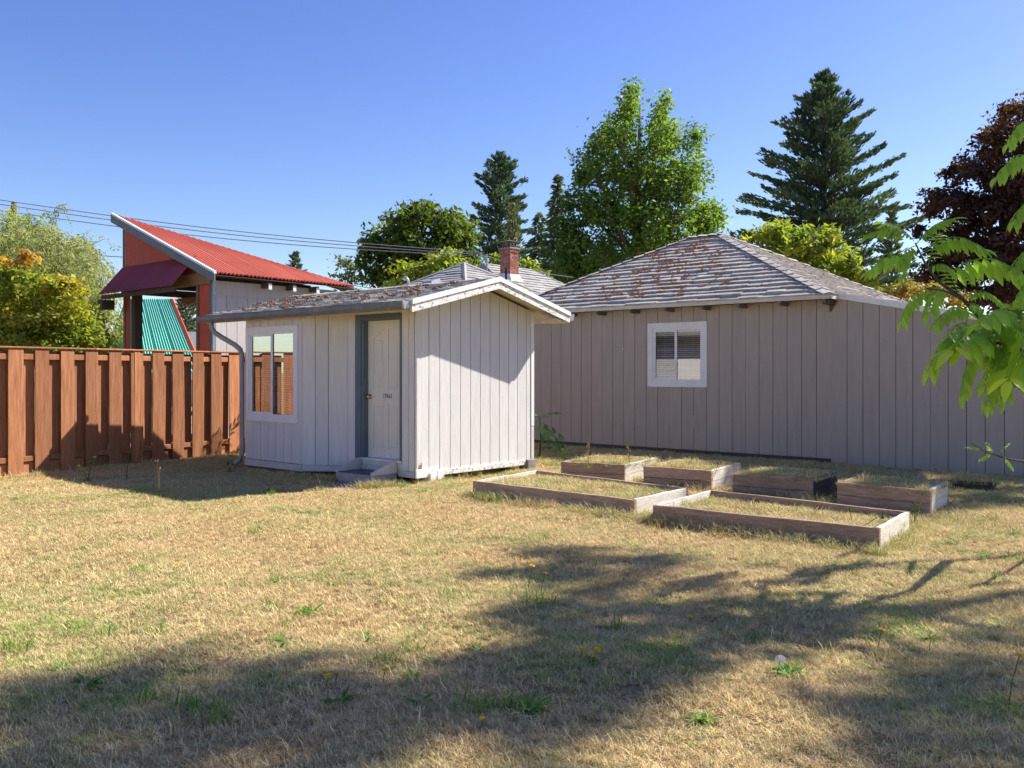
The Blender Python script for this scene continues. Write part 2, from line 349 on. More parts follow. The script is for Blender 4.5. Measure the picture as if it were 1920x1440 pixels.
def grassmat():
    m, nt, b = base_nodes('dry_lawn_grass')
    w = coords(nt, 'World')
    big = noise(nt, w, .55, 4, .6); mid = noise(nt, w, 2.9, 5, .7); fine = noise(nt, w, 13.0, 4, .7)
    straw = mixrgb(nt, ramp(nt, fine, .38, .62), (.88,.70,.38), (.63,.43,.205))
    straw = mixrgb(nt, ramp(nt, mid, .56, .72), straw, (.50,.305,.14))
    straw = mixrgb(nt, ramp(nt, noise(nt, w, 6.0, 4, .7), .60, .70), straw, (.36,.235,.12))
    straw = mixrgb(nt, ramp(nt, big, .40, .62), straw, (.72,.585,.30))
    at_ = nt.nodes.new('ShaderNodeAttribute'); at_.attribute_name = 'tint'
    # green share: patches where the lawn still lives, and a few green blades everywhere
    mad = nt.nodes.new('ShaderNodeMath'); mad.operation = 'ADD'
    g1 = ramp(nt, mid, .46, .66); g2 = ramp(nt, big, .42, .66)
    mul = nt.nodes.new('ShaderNodeMath'); mul.operation = 'MULTIPLY'; nt.links.new(g1, mul.inputs[0]); nt.links.new(g2, mul.inputs[1])
    nt.links.new(mul.outputs[0], mad.inputs[0])
    sub = nt.nodes.new('ShaderNodeMath'); sub.operation = 'SUBTRACT'; sub.inputs[1].default_value = .60
    nt.links.new(at_.outputs['Fac'], sub.inputs[0]); nt.links.new(sub.outputs[0], mad.inputs[1])
    gf = ramp(nt, mad.outputs[0], .12, .42)
    cs = mixrgb(nt, gf, straw, (.40,.45,.13))
    mr = nt.nodes.new('ShaderNodeMapRange'); mr.inputs['To Min'].default_value = .50; mr.inputs['To Max'].default_value = 1.34
    ml = nt.nodes.new('ShaderNodeMath'); ml.operation = 'MULTIPLY'; ml.inputs[1].default_value = 37.7; nt.links.new(at_.outputs['Fac'], ml.inputs[0])
    fr = nt.nodes.new('ShaderNodeMath'); fr.operation = 'FRACT'; nt.links.new(ml.outputs[0], fr.inputs[0]); nt.links.new(fr.outputs[0], mr.inputs['Value'])
    sc_ = nt.nodes.new('ShaderNodeVectorMath'); sc_.operation = 'SCALE'
    nt.links.new(cs, sc_.inputs[0]); nt.links.new(mr.outputs[0], sc_.inputs['Scale'])
    cs = sc_.outputs[0]
    nt.links.new(cs, b.inputs['Base Color']); b.inputs['Roughness'].default_value = .75; b.inputs['Specular IOR Level'].default_value = .15
    tr = nt.nodes.new('ShaderNodeBsdfTranslucent'); nt.links.new(cs, tr.inputs['Color'])
    mx = nt.nodes.new('ShaderNodeMixShader'); mx.inputs[0].default_value = .22
    nt.links.new(b.outputs[0], mx.inputs[1]); nt.links.new(tr.outputs[0], mx.inputs[2])
    nt.links.new(mx.outputs[0], nt.nodes['Material Output'].inputs['Surface'])
    return m
M['grass'] = grassmat()
def groundmat():
    m, nt, b = base_nodes('lawn_ground')
    w = coords(nt, 'World')
    a = noise(nt, w, 30, 6, .75); c = noise(nt, w, 2.2, 4, .6)
    cs = mixrgb(nt, ramp(nt, a, .35, .68), (.17,.115,.06), (.45,.32,.165))
    cs = mixrgb(nt, ramp(nt, c, .58, .75), cs, (.17,.12,.065))
    nt.links.new(cs, b.inputs['Base Color']); b.inputs['Roughness'].default_value = 1.0; b.inputs['Specular IOR Level'].default_value = .05
    add_bump(nt, b, a, .8, .02)
    return m
M['ground'] = groundmat()

# ================================================================== GROUND
def gz(x, y):
    x = np.asarray(x, float); y = np.asarray(y, float)
    return .014*np.sin(x*1.7+.4)*np.cos(y*1.3) + .010*np.sin(x*3.1+y*2.3) + .006*np.cos(x*5.3-y*4.1) - .012
ax = np.concatenate([-np.geomspace(900, 16, 14), np.linspace(-15, 15, 121), np.geomspace(16, 900, 14)])
ay = np.concatenate([-np.geomspace(500, 6, 10), np.linspace(-5, 25, 121), np.geomspace(26, 1200, 16)])
gx, gy = np.meshgrid(ax, ay)
near = ((np.abs(gx) < 16) & (gy > -6) & (gy < 26))
gzv = np.where(near, gz(gx, gy), -.012)
nx, ny = len(ax), len(ay)
ii = np.arange(nx*ny).reshape(ny, nx)
GF = np.stack([ii[:-1,:-1], ii[:-1,1:], ii[1:,1:], ii[1:,:-1]], -1).reshape(-1, 4)
tag(link('ground', npmesh('ground', np.stack([gx, gy, gzv], -1).reshape(-1, 3), GF, True), M['ground']), 'dry lawn ground running under the yard', None, None, 'structure')

# ================================================================== shared builders
def siding(parent, grooves, zb, zt, y0, th, mat, openings=(), gap=.009, name='siding_board', seams=(), axis='y', sm=None):
    """vertical boards between grooves; zt(x) gives the top; openings are (xa, xb, za, zb) rectangles"""
    for i in range(len(grooves)-1):
        a, b = grooves[i]+gap/2, grooves[i+1]-gap/2
        if b - a < .015: continue
        ops = [o for o in openings if o[0] < b-.002 and o[1] > a+.002]
        top = lambda x: zt(x) if callable(zt) else zt
        pts_top = [(b, top(b)), (a, top(a))]
        mid = [x for x in RIDGE_BREAKS if a < x < b]
        if mid: pts_top = [(b, top(b))] + [(x, top(x)) for x in mid[::-1]] + [(a, top(a))]
        polys = []
        if not ops: polys.append([(a, zb), (b, zb)] + pts_top)
        else:
            o = ops[0]
            if o[0] <= a and o[1] >= b:
                if o[2] > zb+.01: polys.append([(a, zb), (b, zb), (b, o[2]), (a, o[2])])
                if o[3] < top(a)-.01: polys.append([(a, o[3]), (b, o[3])] + pts_top)
            elif o[0] > a:      # opening eats the right side
                if o[2] > zb+.01: polys.append([(a, zb), (b, zb), (b, o[2]), (o[0], o[2]), (o[0], o[3]), (b, o[3])] + pts_top)
                else: polys.append([(a, zb), (o[0], zb), (o[0], o[3]), (b, o[3])] + pts_top)
            else:               # opening eats the left side
                if o[2] > zb+.01: polys.append([(a, zb), (b, zb)] + pts_top + [(a, o[3]), (o[1], o[3]), (o[1], o[2]), (a, o[2])])
                else: polys.append([(o[1], zb), (b, zb)] + pts_top + [(a, o[3]), (o[1], o[3])])
        for p in polys:
            MB().prism(p, y0, y0+th, axis).build(name, mat, parent)
RIDGE_BREAKS = []

def clip_poly(poly, clip):
    """Sutherland-Hodgman against a convex counter-clockwise polygon"""
    out = poly
    for i in range(len(clip)):
        ax_, ay_ = clip[i]; bx_, by_ = clip[(i+1) % len(clip)]
        inp, out = out, []
        if not inp: return []
        def side(p): return (bx_-ax_)*(p[1]-ay_) - (by_-ay_)*(p[0]-ax_)
        for j in range(len(inp)):
            p, q = inp[j], inp[(j+1) % len(inp)]
            sp, sq = side(p), side(q)
            if sp >= 0: out.append(p)
            if (sp >= 0) != (sq >= 0):
                t = sp/(sp-sq); out.append((p[0]+t*(q[0]-p[0]), p[1]+t*(q[1]-p[1])))
    return out
def shingles(parent, org, ea, eb, poly, expo, tabw, mat, single=300, thick=.016, overhang=.03, seed=1, jit=.012):
    """courses of tabs on a roof plane; org + a*ea + b*eb, eb up the slope"""
    rr = random.Random(seed); ea = Vector(ea); eb = Vector(eb); nn = ea.cross(eb).normalized(); org = Vector(org)
    bmax = max(p[1] for p in poly); amin = min(p[0] for p in poly); amax = max(p[0] for p in poly)
    pieces = []; row = 0
    b0 = -overhang
    big = [(p[0], p[1]-overhang if p[1] < 1e-6 else p[1]) for p in poly]
    while b0 < bmax:
        a0 = amin - rr.random()*tabw
        while a0 < amax:
            w = tabw*rr.uniform(.82, 1.18)
            q = [(a0+.004, b0 + rr.uniform(-jit, jit)), (a0+w-.004, b0 + rr.uniform(-jit, jit)), (a0+w-.004, b0+expo*1.25), (a0+.004, b0+expo*1.25)]
            c = clip_poly(q, big)
            if len(c) >= 3:
                ar = abs(sum(c[i][0]*c[(i+1) % len(c)][1]-c[(i+1) % len(c)][0]*c[i][1] for i in range(len(c))))/2
                if ar > .0015:
                    lift = thick*rr.uniform(.75, 1.5)
                    top = []; bot = []
                    for (a, b) in c:
                        h = .004 + lift*max(0, 1-(b-b0)/(expo*1.25))
                        P = org + ea*a + eb*b
                        top.append(P + nn*h); bot.append(P + nn*-.002)
                    n = len(c)
                    pieces.append((ar/(1), row, top+bot, [tuple(range(n)), tuple(range(2*n-1, n-1, -1))] + [(i, i+n, (i+1) % n+n, (i+1) % n) for i in range(n)]))
            a0 += w
        b0 += expo*rr.uniform(.97, 1.03); row += 1
    pieces.sort(key=lambda p: p[1])
    rest = MB()
    for k, p in enumerate(pieces):
        if k < single: MB().add(p[2], p[3]).build('shingle', mat, parent, fix=False)
        else: rest.add(p[2], p[3])
    if rest.v: tag(rest.build('upper_shingles', mat, parent, fix=False), kind='stuff')
def moss(parent, org, ea, eb, spots, mat, name='moss_clumps', seed=2):
    rr = random.Random(seed); ea = Vector(ea); eb = Vector(eb); nn = ea.cross(eb).normalized(); org = Vector(org)
    mb = MB()
    for (a, b, r) in spots:
        for k in range(rr.randint(2, 5)):
            aa = a + rr.gauss(0, r*.9); bb = b + rr.gauss(0, r*.35); s = r*rr.uniform(.3, .75)
            c = org + ea*aa + eb*bb
            c = c + nn*.020
            n = 6; vs = [c + nn*(s*rr.uniform(.35, .7)+.012)]
            for i in range(n):
                t = 2*math.pi*i/n; q = s*rr.uniform(.7, 1.3)
                vs.append(c + ea*math.cos(t)*q*.6 + eb*math.sin(t)*q*.42 + nn*(s*.25+.012))
            for i in range(n):
                t = 2*math.pi*i/n; q = s*rr.uniform(1.0, 1.5)
                vs.append(c + ea*math.cos(t)*q + eb*math.sin(t)*q*.7 - nn*.004)
            fs = [(0, 1+i, 1+(i+1) % n) for i in range(n)] + [(1+i, 1+n+i, 1+n+(i+1) % n, 1+(i+1) % n) for i in range(n)]
            mb.add(vs, fs)
    return tag(mb.build(name, mat, parent, smooth=False), kind='stuff')
def corrugated(name, parent, mat, fn, width, pitch=.076, amp=.011, steps=6, run=2):
    """fn(a, t) -> point for 0<=a<=width across the ribs, 0<=t<=1 along them; the sheet waves along its normal"""
    n = max(2, int(width/pitch*steps))
    V = []
    e = 1e-3
    for i in range(n+1):
        a = width*i/n
        for j in range(run+1):
            t = j/run
            p = fn(a, t); da = fn(min(a+e, width), t)-fn(max(a-e, 0), t); dt = fn(a, min(1, t+.01))-fn(a, max(0, t-.01))
            nn = da.cross(dt)
            nn = nn.normalized() if nn.length > 1e-12 else Vector((0, 0, 1))
            V.append(p + nn*amp*math.sin(2*math.pi*a/pitch))
    ii = np.arange((n+1)*(run+1)).reshape(n+1, run+1)
    F = np.stack([ii[:-1,:-1], ii[:-1,1:], ii[1:,1:], ii[1:,:-1]], -1).reshape(-1, 4)
    return link(name, npmesh(name, [tuple(v) for v in V], F, True), mat, parent)

# ================================================================== GARDEN SHED
K0 = Vector((-1.345, 12.77, 0))
shed = empty('garden_shed', K0, GRID, 'small pale grey garden shed with gable roof, cream door and bay window', 'shed')
RV, OV, ZE, ZR = 1.25, .45, 2.53, 2.965         # ridge place, gable overhang, eave and ridge heights (top of roof)
EV0, EV1, UL = -.50, 2.95, 4.66                 # eave lines and the roof's far end
GW = 2.58
def roof_z(v): return ZE + (ZR-ZE)*((v-EV0)/(RV-EV0) if v < RV else (EV1-v)/(EV1-RV))
# body core behind the boards
core = MB()
core.prism([(0.02, .16), (GW-.02, .16), (GW-.02, roof_z(GW)-.10), (RV, ZR-.10), (.02, roof_z(0)-.10)], -.055, -.02, 'x')
core.build('wall_core', M['groove'], shed)
MB().box(-4.25, -.02, GW-.05, GW-.02, .16, roof_z(GW)-.08).build('back_wall', M['shed'], shed)
MB().prism([(0.02, .16), (GW-.02, .16), (GW-.02, roof_z(GW)-.08), (RV, ZR-.08), (.02, roof_z(0)-.08)], -4.25, -4.20, 'x').build('end_wall', M['shed'], shed)
MB().box(-4.19, -.61, .10, GW-.06, .12, .17).build('floor', M['timber'], shed)
# gable wall boards (local plane x = 0, spanning y)
gv = [0.045] + [.025+.216*i for i in range(1, 12)] + [2.505]
RIDGE_BREAKS = [RV]
siding(shed, gv, .155, lambda v: roof_z(v)-.085, -.018, .018, M['shed'], axis='x', gap=.013)
RIDGE_BREAKS = []
MB().cbox(-.028, .014, -.014, .045, .155, roof_z(0)-.085).build('corner_trim', M['shed'], shed)
MB().cbox(-.02, .012, 2.51, 2.59, .70, roof_z(2.55)-.085).build('corner_trim', M['white'], shed)
MB().cbox(-.02, .010, 2.512, 2.588, .15, .69).build('corner_trim', M['skirt'], shed)
# skirt boards below the siding
MB().cbox(-.004, .030, -.032, .40, .075, .20).build('skirt_board', M['white'], shed)
MB().cbox(.0, .028, .405, 2.36, .085, .165).build('skirt_board', M['peel'], shed)
# door wall boards (plane y = 0)
DX0, DX1, DZ0, DZ1 = -1.136, -.334, .308, 2.335
TX0, TX1 = -1.321, -.282
siding(shed, [-1.66, -1.50, TX0+.02], .17, roof_z(0)-.085, -.018, .018, M['shed'])
siding(shed, [TX1-.02, -.15, -.03], .17, roof_z(0)-.085, -.018, .018, M['shed'])
siding(shed, [TX0+.02, -1.1, -.85, -.6, TX1-.02], 2.43, roof_z(0)-.085, -.018, .018, M['shed'])
MB().box(TX0+.02, TX1-.02, 0, .02, 2.36, 2.44).build('lintel', M['groove'], shed)
MB().box(-1.72, TX0+.01, .0, .03, .15, roof_z(0)-.09).build('wall_core', M['groove'], shed)
MB().box(TX1-.01, -.02, .0, .03, .15, roof_z(0)-.09).build('wall_core', M['groove'], shed)
MB().cbox(-.36, -.03, -.022, .0, .075, .165).build('skirt_board', M['skirt'], shed)
# door
door = empty('door', (0, 0, 0)); door.parent = shed
REC = .075
dm = MB()
dw = DX1-DX0
stl = [(0, .118), (.352, .448), (.682, dw)]
px_l, px_r = (.118, .352), (.448, .682)
y0 = REC
def rail(mb, a, b, z0, z1): mb.box(DX0+a, DX0+b, y0, y0+.035, z0, z1)
dm.box(DX0, DX1, y0+.012, y0+.035, DZ0, DZ1)
for a, b in stl: dm.box(DX0+a, DX0+b, y0, y0+.012, DZ0, DZ1)
for (a, b) in (px_l, px_r):
    for z0_, z1_ in ((0, .13), (.80, 1.02)): dm.box(DX0+a, DX0+b, y0+.0005, y0+.012, DZ0+z0_, DZ0+z1_)
# eyebrow tops of the tall panels
for (a, b), rise in ((px_l, 1), (px_r, -1)):
    za, zb_ = (1.77, 1.90) if rise > 0 else (1.90, 1.77)
    zz = [za + (zb_-za)*((t*t*(3-2*t))) for t in [k/8 for k in range(9)]]
    poly = [(DX0+b, DZ1), (DX0+a, DZ1)] + [(DX0+a+(b-a)*k/8, DZ0+zz[k]) for k in range(9)]
    dm.prism(poly, y0+.0005, y0+.012)
dm.build('door_leaf', M['door'], door)
for (a, b) in (px_l, px_r):
    MB().cbox(DX0+a+.035, DX0+b-.035, y0+.003, y0+.02, DZ0+.165, DZ0+.765, .010).build('door_panel', M['door'], door)
    MB().cbox(DX0+a+.035, DX0+b-.035, y0+.003, y0+.02, DZ0+1.055, DZ0+1.74, .010).build('door_panel', M['door'], door)
kb = MB(); kx, kz = DX0+.055, DZ0+.90
kb.lathe([(.002, -.0), (.034, -.002), (.034, -.010), (.012, -.014), (.011, -.032), (.026, -.040), (.030, -.052), (.024, -.064), (.002, -.067)], 16, (kx, y0, kz), 'y')
kb.build('door_knob', M['brass'], door, True)
fc = bpy.data.curves.new('number', 'FONT'); fc.body = '19465'; fc.size = .095; fc.extrude = .002; fc.align_x = 'CENTER'; fc.space_character = 1.75
fo = bpy.data.objects.new('number_tmp', fc); col.objects.link(fo); bpy.context.view_layer.update()
fm = bpy.data.meshes.new_from_object(fo); bpy.data.objects.remove(fo)
num = link('house_number', fm, M['black'], door); num.rotation_euler = (R(90), 0, 0); num.location = (DX0+.44, y0-.004, DZ0+.885); num.scale = (.50, 1, 1)
num['label'] = 'small black house number 19465 on the cream door'
# blue frame
fr = MB()
fr.cbox(TX0, DX0-.05, -.030, .0, .27, 2.425); fr.build('door_casing', M['blue'], shed)
MB().cbox(DX1+.006, TX1, -.030, .0, .27, 2.425).build('door_casing', M['blue'], shed)
MB().cbox(DX0-.049, DX1+.005, -.030, .0, DZ1+.006, 2.425).build('door_casing', M['blue'], shed)
MB().box(DX0-.056, DX0-.002, -.012, REC+.05, .29, 2.42).build('door_jamb', M['blue'], shed)
MB().box(DX1+.002, DX1+.03, .001, REC+.05, .29, 2.42).build('door_jamb', M['blue'], shed)
MB().box(DX0-.002, DX1+.002, .001, REC+.05, DZ1+.004, 2.36).build('door_jamb', M['blue'], shed)
MB().cbox(DX0-.06, DX1+.05, -.045, REC+.05, .275, .303).build('door_sill', M['white'], shed)
MB().box(DX0-.05, DX1+.04, -.004, .03, .10, .274).build('sill_riser', M['shed'], shed)
for k in range(4):
    MB().cbox(DX0-.055+.225*k, DX0-.055+.225*k+.218, -.016, -.005, .215, .272, .003).build('riser_block', M['shed'], shed)
MB().box(TX0, DX0-.061, -.018, .0, .10, .269).build('siding_board', M['shed'], shed)
MB().box(DX1+.051, TX1+.002, -.017, .0, .10, .269).build('siding_board', M['shed'], shed)
# bay: angled wall, window wall, return
P0, P1, P2 = (-1.615, 0.0), (-2.14, -.38), (-3.66, -.38)
bay = empty('bay_window', (0, 0, 0)); bay.parent = shed
zt_bay = roof_z(-.38)-.095
# angled wall boards built in its own rotated frame
d = Vector((P0[0]-P1[0], P0[1]-P1[1], 0)); La = d.length; ang = math.atan2(d.y, d.x)
def aw(p): return (P1[0]+p[0]*math.cos(ang)-p[1]*math.sin(ang), P1[1]+p[0]*math.sin(ang)+p[1]*math.cos(ang), p[2])
def awbox(x0, x1, y0_, y1_, z0, z1, name, mat):
    m_ = MB().box(x0, x1, y0_, y1_, z0, z1); m_.v = [aw(p) for p in m_.v]; m_.build(name, mat, bay)
gr = [0, .205, .41, La]
for i in range(3): awbox(gr[i]+.005, gr[i+1]-.004, -.018, 0, .155, zt_bay, 'siding_board', M['shed'])
awbox(.02, La-.02, .001, .03, .10, zt_bay, 'wall_core', M['groove'])
awbox(.003, La-.002, -.026, 0, .06, .15, 'skirt_board', M['skirt'])
WX0, WX1, WZ0, WZ1 = -3.63, -2.226, .785, 2.30
wy = P1[1]
gw = list(np.linspace(P2[0], P1[0]-.04, 8))
siding(bay, gw, .165, zt_bay, wy-.018, .018, M['shed'], openings=[(WX0+.07, WX1-.07, WZ0+.07, WZ1-.07)])
MB().cbox(P1[0]-.04, P1[0]+.012, wy-.026, wy+.02, .16, zt_bay).build('corner_trim', M['shed'], bay)
for z0_, z1_ in ((.10, WZ0+.07), (WZ1-.07, zt_bay)):
    MB().box(P2[0]+.02, P1[0]-.02, wy+.001, wy+.04, z0_, z1_).build('wall_core', M['groove'], bay)
MB().cbox(P2[0]-.02, P1[0]+.01, wy-.03, wy, .05, .155).build('skirt_board', M['skirt'], bay)
MB().box(P2[0]-.005, P2[0]+.02, wy+.0, -.002, .05, zt_bay).build('end_board', M['shed'], bay)
MB().box(P2[0]-.60, P2[0]-.006, 0.0, .02, .10, roof_z(0)-.09).build('siding_board', M['shed'], shed)
MB().box(P2[0]+.03, P1[0]-.03, wy+.05, -.01, .10, .16).build('bay_floor', M['timber'], bay)

def window(parent, X0, X1, Z0, Z1, y, trim, mull, name, blindbot, slat, glass, skew=0.0, gl=None):
    """casing, sash frames, two panes, blind and the dark room behind"""
    w = empty(name, (0, 0, 0)); w.parent = parent
    t = trim
    def mit(pts, nm): MB().prism(pts, y-.040, y-.016).build(nm, M['white'], w)
    g = .002
    mit([(X0, Z0), (X1, Z0), (X1-t, Z0+t), (X0+t, Z0+t)], 'casing')
    mit([(X0, Z1), (X0+t, Z1-t), (X1-t, Z1-t), (X1, Z1)], 'casing')
    mit([(X0, Z0+g), (X0+t, Z0+t+g), (X0+t, Z1-t-g), (X0, Z1-g)], 'casing')
    mit([(X1, Z0+g), (X1, Z1-g), (X1-t, Z1-t-g), (X1-t, Z0+t+g)], 'casing')
    a, b, c, d_ = X0+t, X1-t, Z0+t, Z1-t
    f = .036
    fr_ = MB(); fr_.box(a, b, y-.028, y+.01, c, c+f); fr_.box(a, b, y-.028, y+.01, d_-f, d_); fr_.box(a, a+f, y-.027, y+.01, c+f, d_-f); fr_.box(b-f, b, y-.027, y+.01, c+f, d_-f)
    fr_.build('sash_frame', M['white'], w)
    mx = a+(b-a)*mull
    MB().cbox(mx-.028, mx+.028, y-.020, y-.006, c+f, d_-f, .004).build('mullion', M['white'], w)
    ls = MB(); s = .03; lz = y-.020
    ls.box(a+f, mx-.027, lz, lz+.014, c+f, c+f+s); ls.box(a+f, mx-.027, lz, lz+.014, d_-f-s, d_-f); ls.box(a+f, a+f+s, lz+.001, lz+.014, c+f+s, d_-f-s)
    ls.build('sliding_sash', M['white'], w)
    for k, (p, q) in enumerate(((a+f+s, mx-.010), (mx-.010, b-f))):
        zz0 = c+f+(s if k == 0 else 0); zz1 = d_-f-(s if k == 0 else 0)
        yy = y-.005+.002*k
        MB().add([(p, yy, zz0), (q, yy, zz0), (q, yy, zz1), (p, yy, zz1)], [(0,1,2,3)]).build('pane', M[(gl or (glass, glass))[k]], w, fix=False)
    # blind
    bl = MB(); zz = d_-f-.03; i = 0
    while zz > blindbot:
        dz = skew*max(0, (blindbot+.28-zz))
        tl = .008*random.uniform(.6, 1.5); zz += random.uniform(-.003, .003)
        bl.add([(a+f, y+.060, zz-tl), (b-f, y+.060, zz-tl-dz), (b-f, y+.078, zz+tl-dz), (a+f, y+.078, zz+tl)], [(0,1,2,3)])
        zz -= slat; i += 1
    tag(bl.build('blind_slats', M['blind'], w, fix=False), kind='stuff')
    for xx in (a+f+.2, b-f-.2): MB().tube([(xx, y+.055, d_-f-.02), (xx, y+.055, blindbot)], .0025, 4).build('blind_cord', M['blind'], w)
    rm = MB(); rm.box(a, b, y+.30, y+.31, c, d_); rm.box(a-.005, a, y+.05, y+.30, c, d_); rm.box(b, b+.005, y+.05, y+.30, c, d_); rm.box(a, b, y+.05, y+.30, c-.005, c); rm.box(a, b, y+.05, y+.30, d_, d_+.005)
    rm.build('room_back', M['interior'], w)
    return w
window(bay, WX0, WX1, WZ0, WZ1, wy, .085, .50, 'window', 1.08, .030, 'glass', .45)
# roof deck, shingles
SL = math.hypot(RV-EV0, ZR-ZE); SR = math.hypot(EV1-RV, ZR-ZE)
rd = MB()
xl, xr = -UL, OV-.02
rd.hexa([(xl, EV0, ZE-.035), (xr, EV0, ZE-.035), (xr, RV, ZR-.035), (xl, RV, ZR-.035)], [(xl, EV0, ZE-.006), (xr, EV0, ZE-.006), (xr, RV, ZR-.006), (xl, RV, ZR-.006)])
rd.build('roof_deck', M['eavewood'], shed)
rd2 = MB().hexa([(xl, RV+.001, ZR-.035), (xr, RV+.001, ZR-.035), (xr, EV1, ZE-.035), (xl, EV1, ZE-.035)], [(xl, RV+.001, ZR-.006), (xr, RV+.001, ZR-.006), (xr, EV1, ZE-.006), (xl, EV1, ZE-.006)])
rd2.build('roof_deck', M['eavewood'], shed)
shingles(shed, (xl, EV0, ZE), (1,0,0), Vector((0, RV-EV0, ZR-ZE)).normalized(), [(0,0), (xr-xl, 0), (xr-xl, SL), (0, SL)], .14, .30, M['shingle'], 290, seed=3)
shingles(shed, (xr, EV1, ZE), (-1,0,0), Vector((0, RV-EV1, ZR-ZE)).normalized(), [(0,0), (xr-xl, 0), (xr-xl, SR), (0, SR)], .14, .30, M['shingle'], 0, seed=4)
rc = MB()
for k in range(16):
    x0_ = xl + (xr-xl)*k/16
    rc.add([(x0_, RV-.14, ZR-.018), (x0_+.31, RV-.14, ZR-.024), (x0_+.31, RV, ZR+.014), (x0_, RV, ZR+.026), (x0_, RV+.14, ZR-.020), (x0_+.31, RV+.14, ZR-.026)], [(0,1,2,3), (3,2,5,4)])
rc.build('ridge_cap', M['shingle'], shed, fix=False)
rr = random.Random(5)
moss(shed, (xl, EV0, ZE), (1,0,0), Vector((0, RV-EV0, ZR-ZE)).normalized(), [(rr.uniform(.1, 4.7), rr.choice([.14*i for i in range(1, 12)]), rr.uniform(.025, .06)) for _ in range(125)], M['moss_grey'])
# barge boards at the gable end: lower peeling board + white drip edge
def barge(v0, z0, v1, z1, name, mat, dz0, dz1, xa, xb):
    MB().hexa([(xa, v0, z0+dz0), (xb, v0, z0+dz0), (xb, v1, z1+dz0), (xa, v1, z1+dz0)], [(xa, v0, z0+dz1), (xb, v0, z0+dz1), (xb, v1, z1+dz1), (xa, v1, z1+dz1)]).build(name, mat, shed)
barge(EV0-.005, ZE, RV-.001, ZR, 'barge_board', M['peel'], -.155, -.052, xr+.001, xr+.028)
barge(RV+.001, ZR, EV1+.005, ZE, 'barge_board', M['peel'], -.155, -.052, xr+.001, xr+.028)
barge(EV0-.01, ZE, RV-.001, ZR, 'drip_edge', M['white'], -.050, .016, xr+.001, xr+.045)
barge(RV+.001, ZR, EV1+.01, ZE, 'drip_edge', M['white'], -.050, .016, xr+.001, xr+.045)
# boxed eave return at the right
MB().hexa([(.03, 2.60, roof_z(2.60)-.20), (xr, 2.60, roof_z(2.60)-.20), (xr, EV1, ZE-.16), (.03, EV1, ZE-.16)], [(.03, 2.60, roof_z(2.60)-.185), (xr, 2.60, roof_z(2.60)-.185), (xr, EV1, ZE-.145), (.03, EV1, ZE-.145)]).build('soffit', M['eavewood'], shed)
MB().box(xl, xr, EV1-.001, EV1+.02, ZE-.15, ZE-.01).build('fascia', M['white'], shed)
MB().box(xl, xr, EV0-.022, EV0-.002, ZE-.13, ZE-.012).build('fascia', M['eavewood'], shed)
# gutters
def gutter(y_out, sgn, x0_, x1_, z, mat):
    prof = [(0, 0), (0, -.085), (.03, -.105), (.085, -.105), (.115, -.06), (.115, 0), (.122, .004), (.118, .010), (.110, .004), (.108, -.055), (.08, -.097), (.035, -.097), (.008, -.08), (.008, 0)]
    V = []; n = len(prof)
    for xx in (x0_, x1_):
        for a, b in prof: V.append((xx, y_out+sgn*a, z+b))
    F = [(i, (i+1) % n, n+(i+1) % n, n+i) for i in range(n)]
    m_ = MB().add(V, F)
    for xx in (x0_, x1_):
        k = len(m_.v); m_.v += [(xx, y_out, z), (xx, y_out, z-.105), (xx, y_out+sgn*.085, z-.105), (xx, y_out+sgn*.115, z)]; m_.f.append((k, k+1, k+2, k+3))
    return m_.build('gutter', mat, shed)
gutter(EV0-.024, -1, -4.76, xr-.02, ZE-.015, M['gutter'])
MB().hexa([(xr-.018, EV0-.14, ZE-.11), (xr+.004, EV0-.12, ZE-.115), (xr+.004, EV0-.03, ZE-.10), (xr-.018, EV0-.03, ZE-.10)], [(xr-.018, EV0-.15, ZE-.006), (xr+.004, EV0-.15, ZE-.006), (xr+.004, EV0-.03, ZE-.006), (xr-.018, EV0-.03, ZE-.006)]).build('gutter_end_cap', M['galv'], shed)
gutter(EV1+.022, 1, xl, xr+.02, ZE-.015, M['galv'])
# downspout: elbow, offset and drop
ds = MB(); yo = EV0-.08; xl_, xl = xl, -4.90
ds.tube([(xl+.50, yo, ZE-.11), (xl+.50, yo, ZE-.20), (xl+.53, yo+.03, ZE-.28), (xl+.62, yo+.10, ZE-.36), (xl+.90, yo+.19, ZE-.50), (xl+1.02, yo+.22, ZE-.58), (xl+1.05, yo+.235, ZE-.68), (xl+1.05, yo+.235, .22), (xl+1.03, yo+.21, .12), (xl+.97, yo+.12, .04)], .042, 10)
ds.build('downspout', M['spout'], shed, True); xl = xl_
# vent pipe through the back slope
vp = MB(); xv, yv = -2.62, 2.25
vp.tube([(xv, yv, roof_z(yv)-.05), (xv, yv, 3.16), (xv-.01, yv-.01, 3.22), (xv-.03, yv-.03, 3.25), (xv-.06, yv-.04, 3.245), (xv-.075, yv-.05, 3.215)], [.022, .022, .026, .034, .04, .04], 10)
vp.build('vent_pipe', M['galv'], shed, True)
# nails, patch marks, paint scab
MB().box(-.001, .001, 1.335, 1.352, 1.985, 2.04).build('paint_chip', M['white'], shed)
sc2 = MB()
sc2.prism([(.02, .20), (.085, .195), (.09, .26), (.075, .30), (.072, .26), (.05, .27), (.03, .245)], .0145, .019, 'x')
sc2.build('broken_siding_patch', M['timber_lt'], shed)
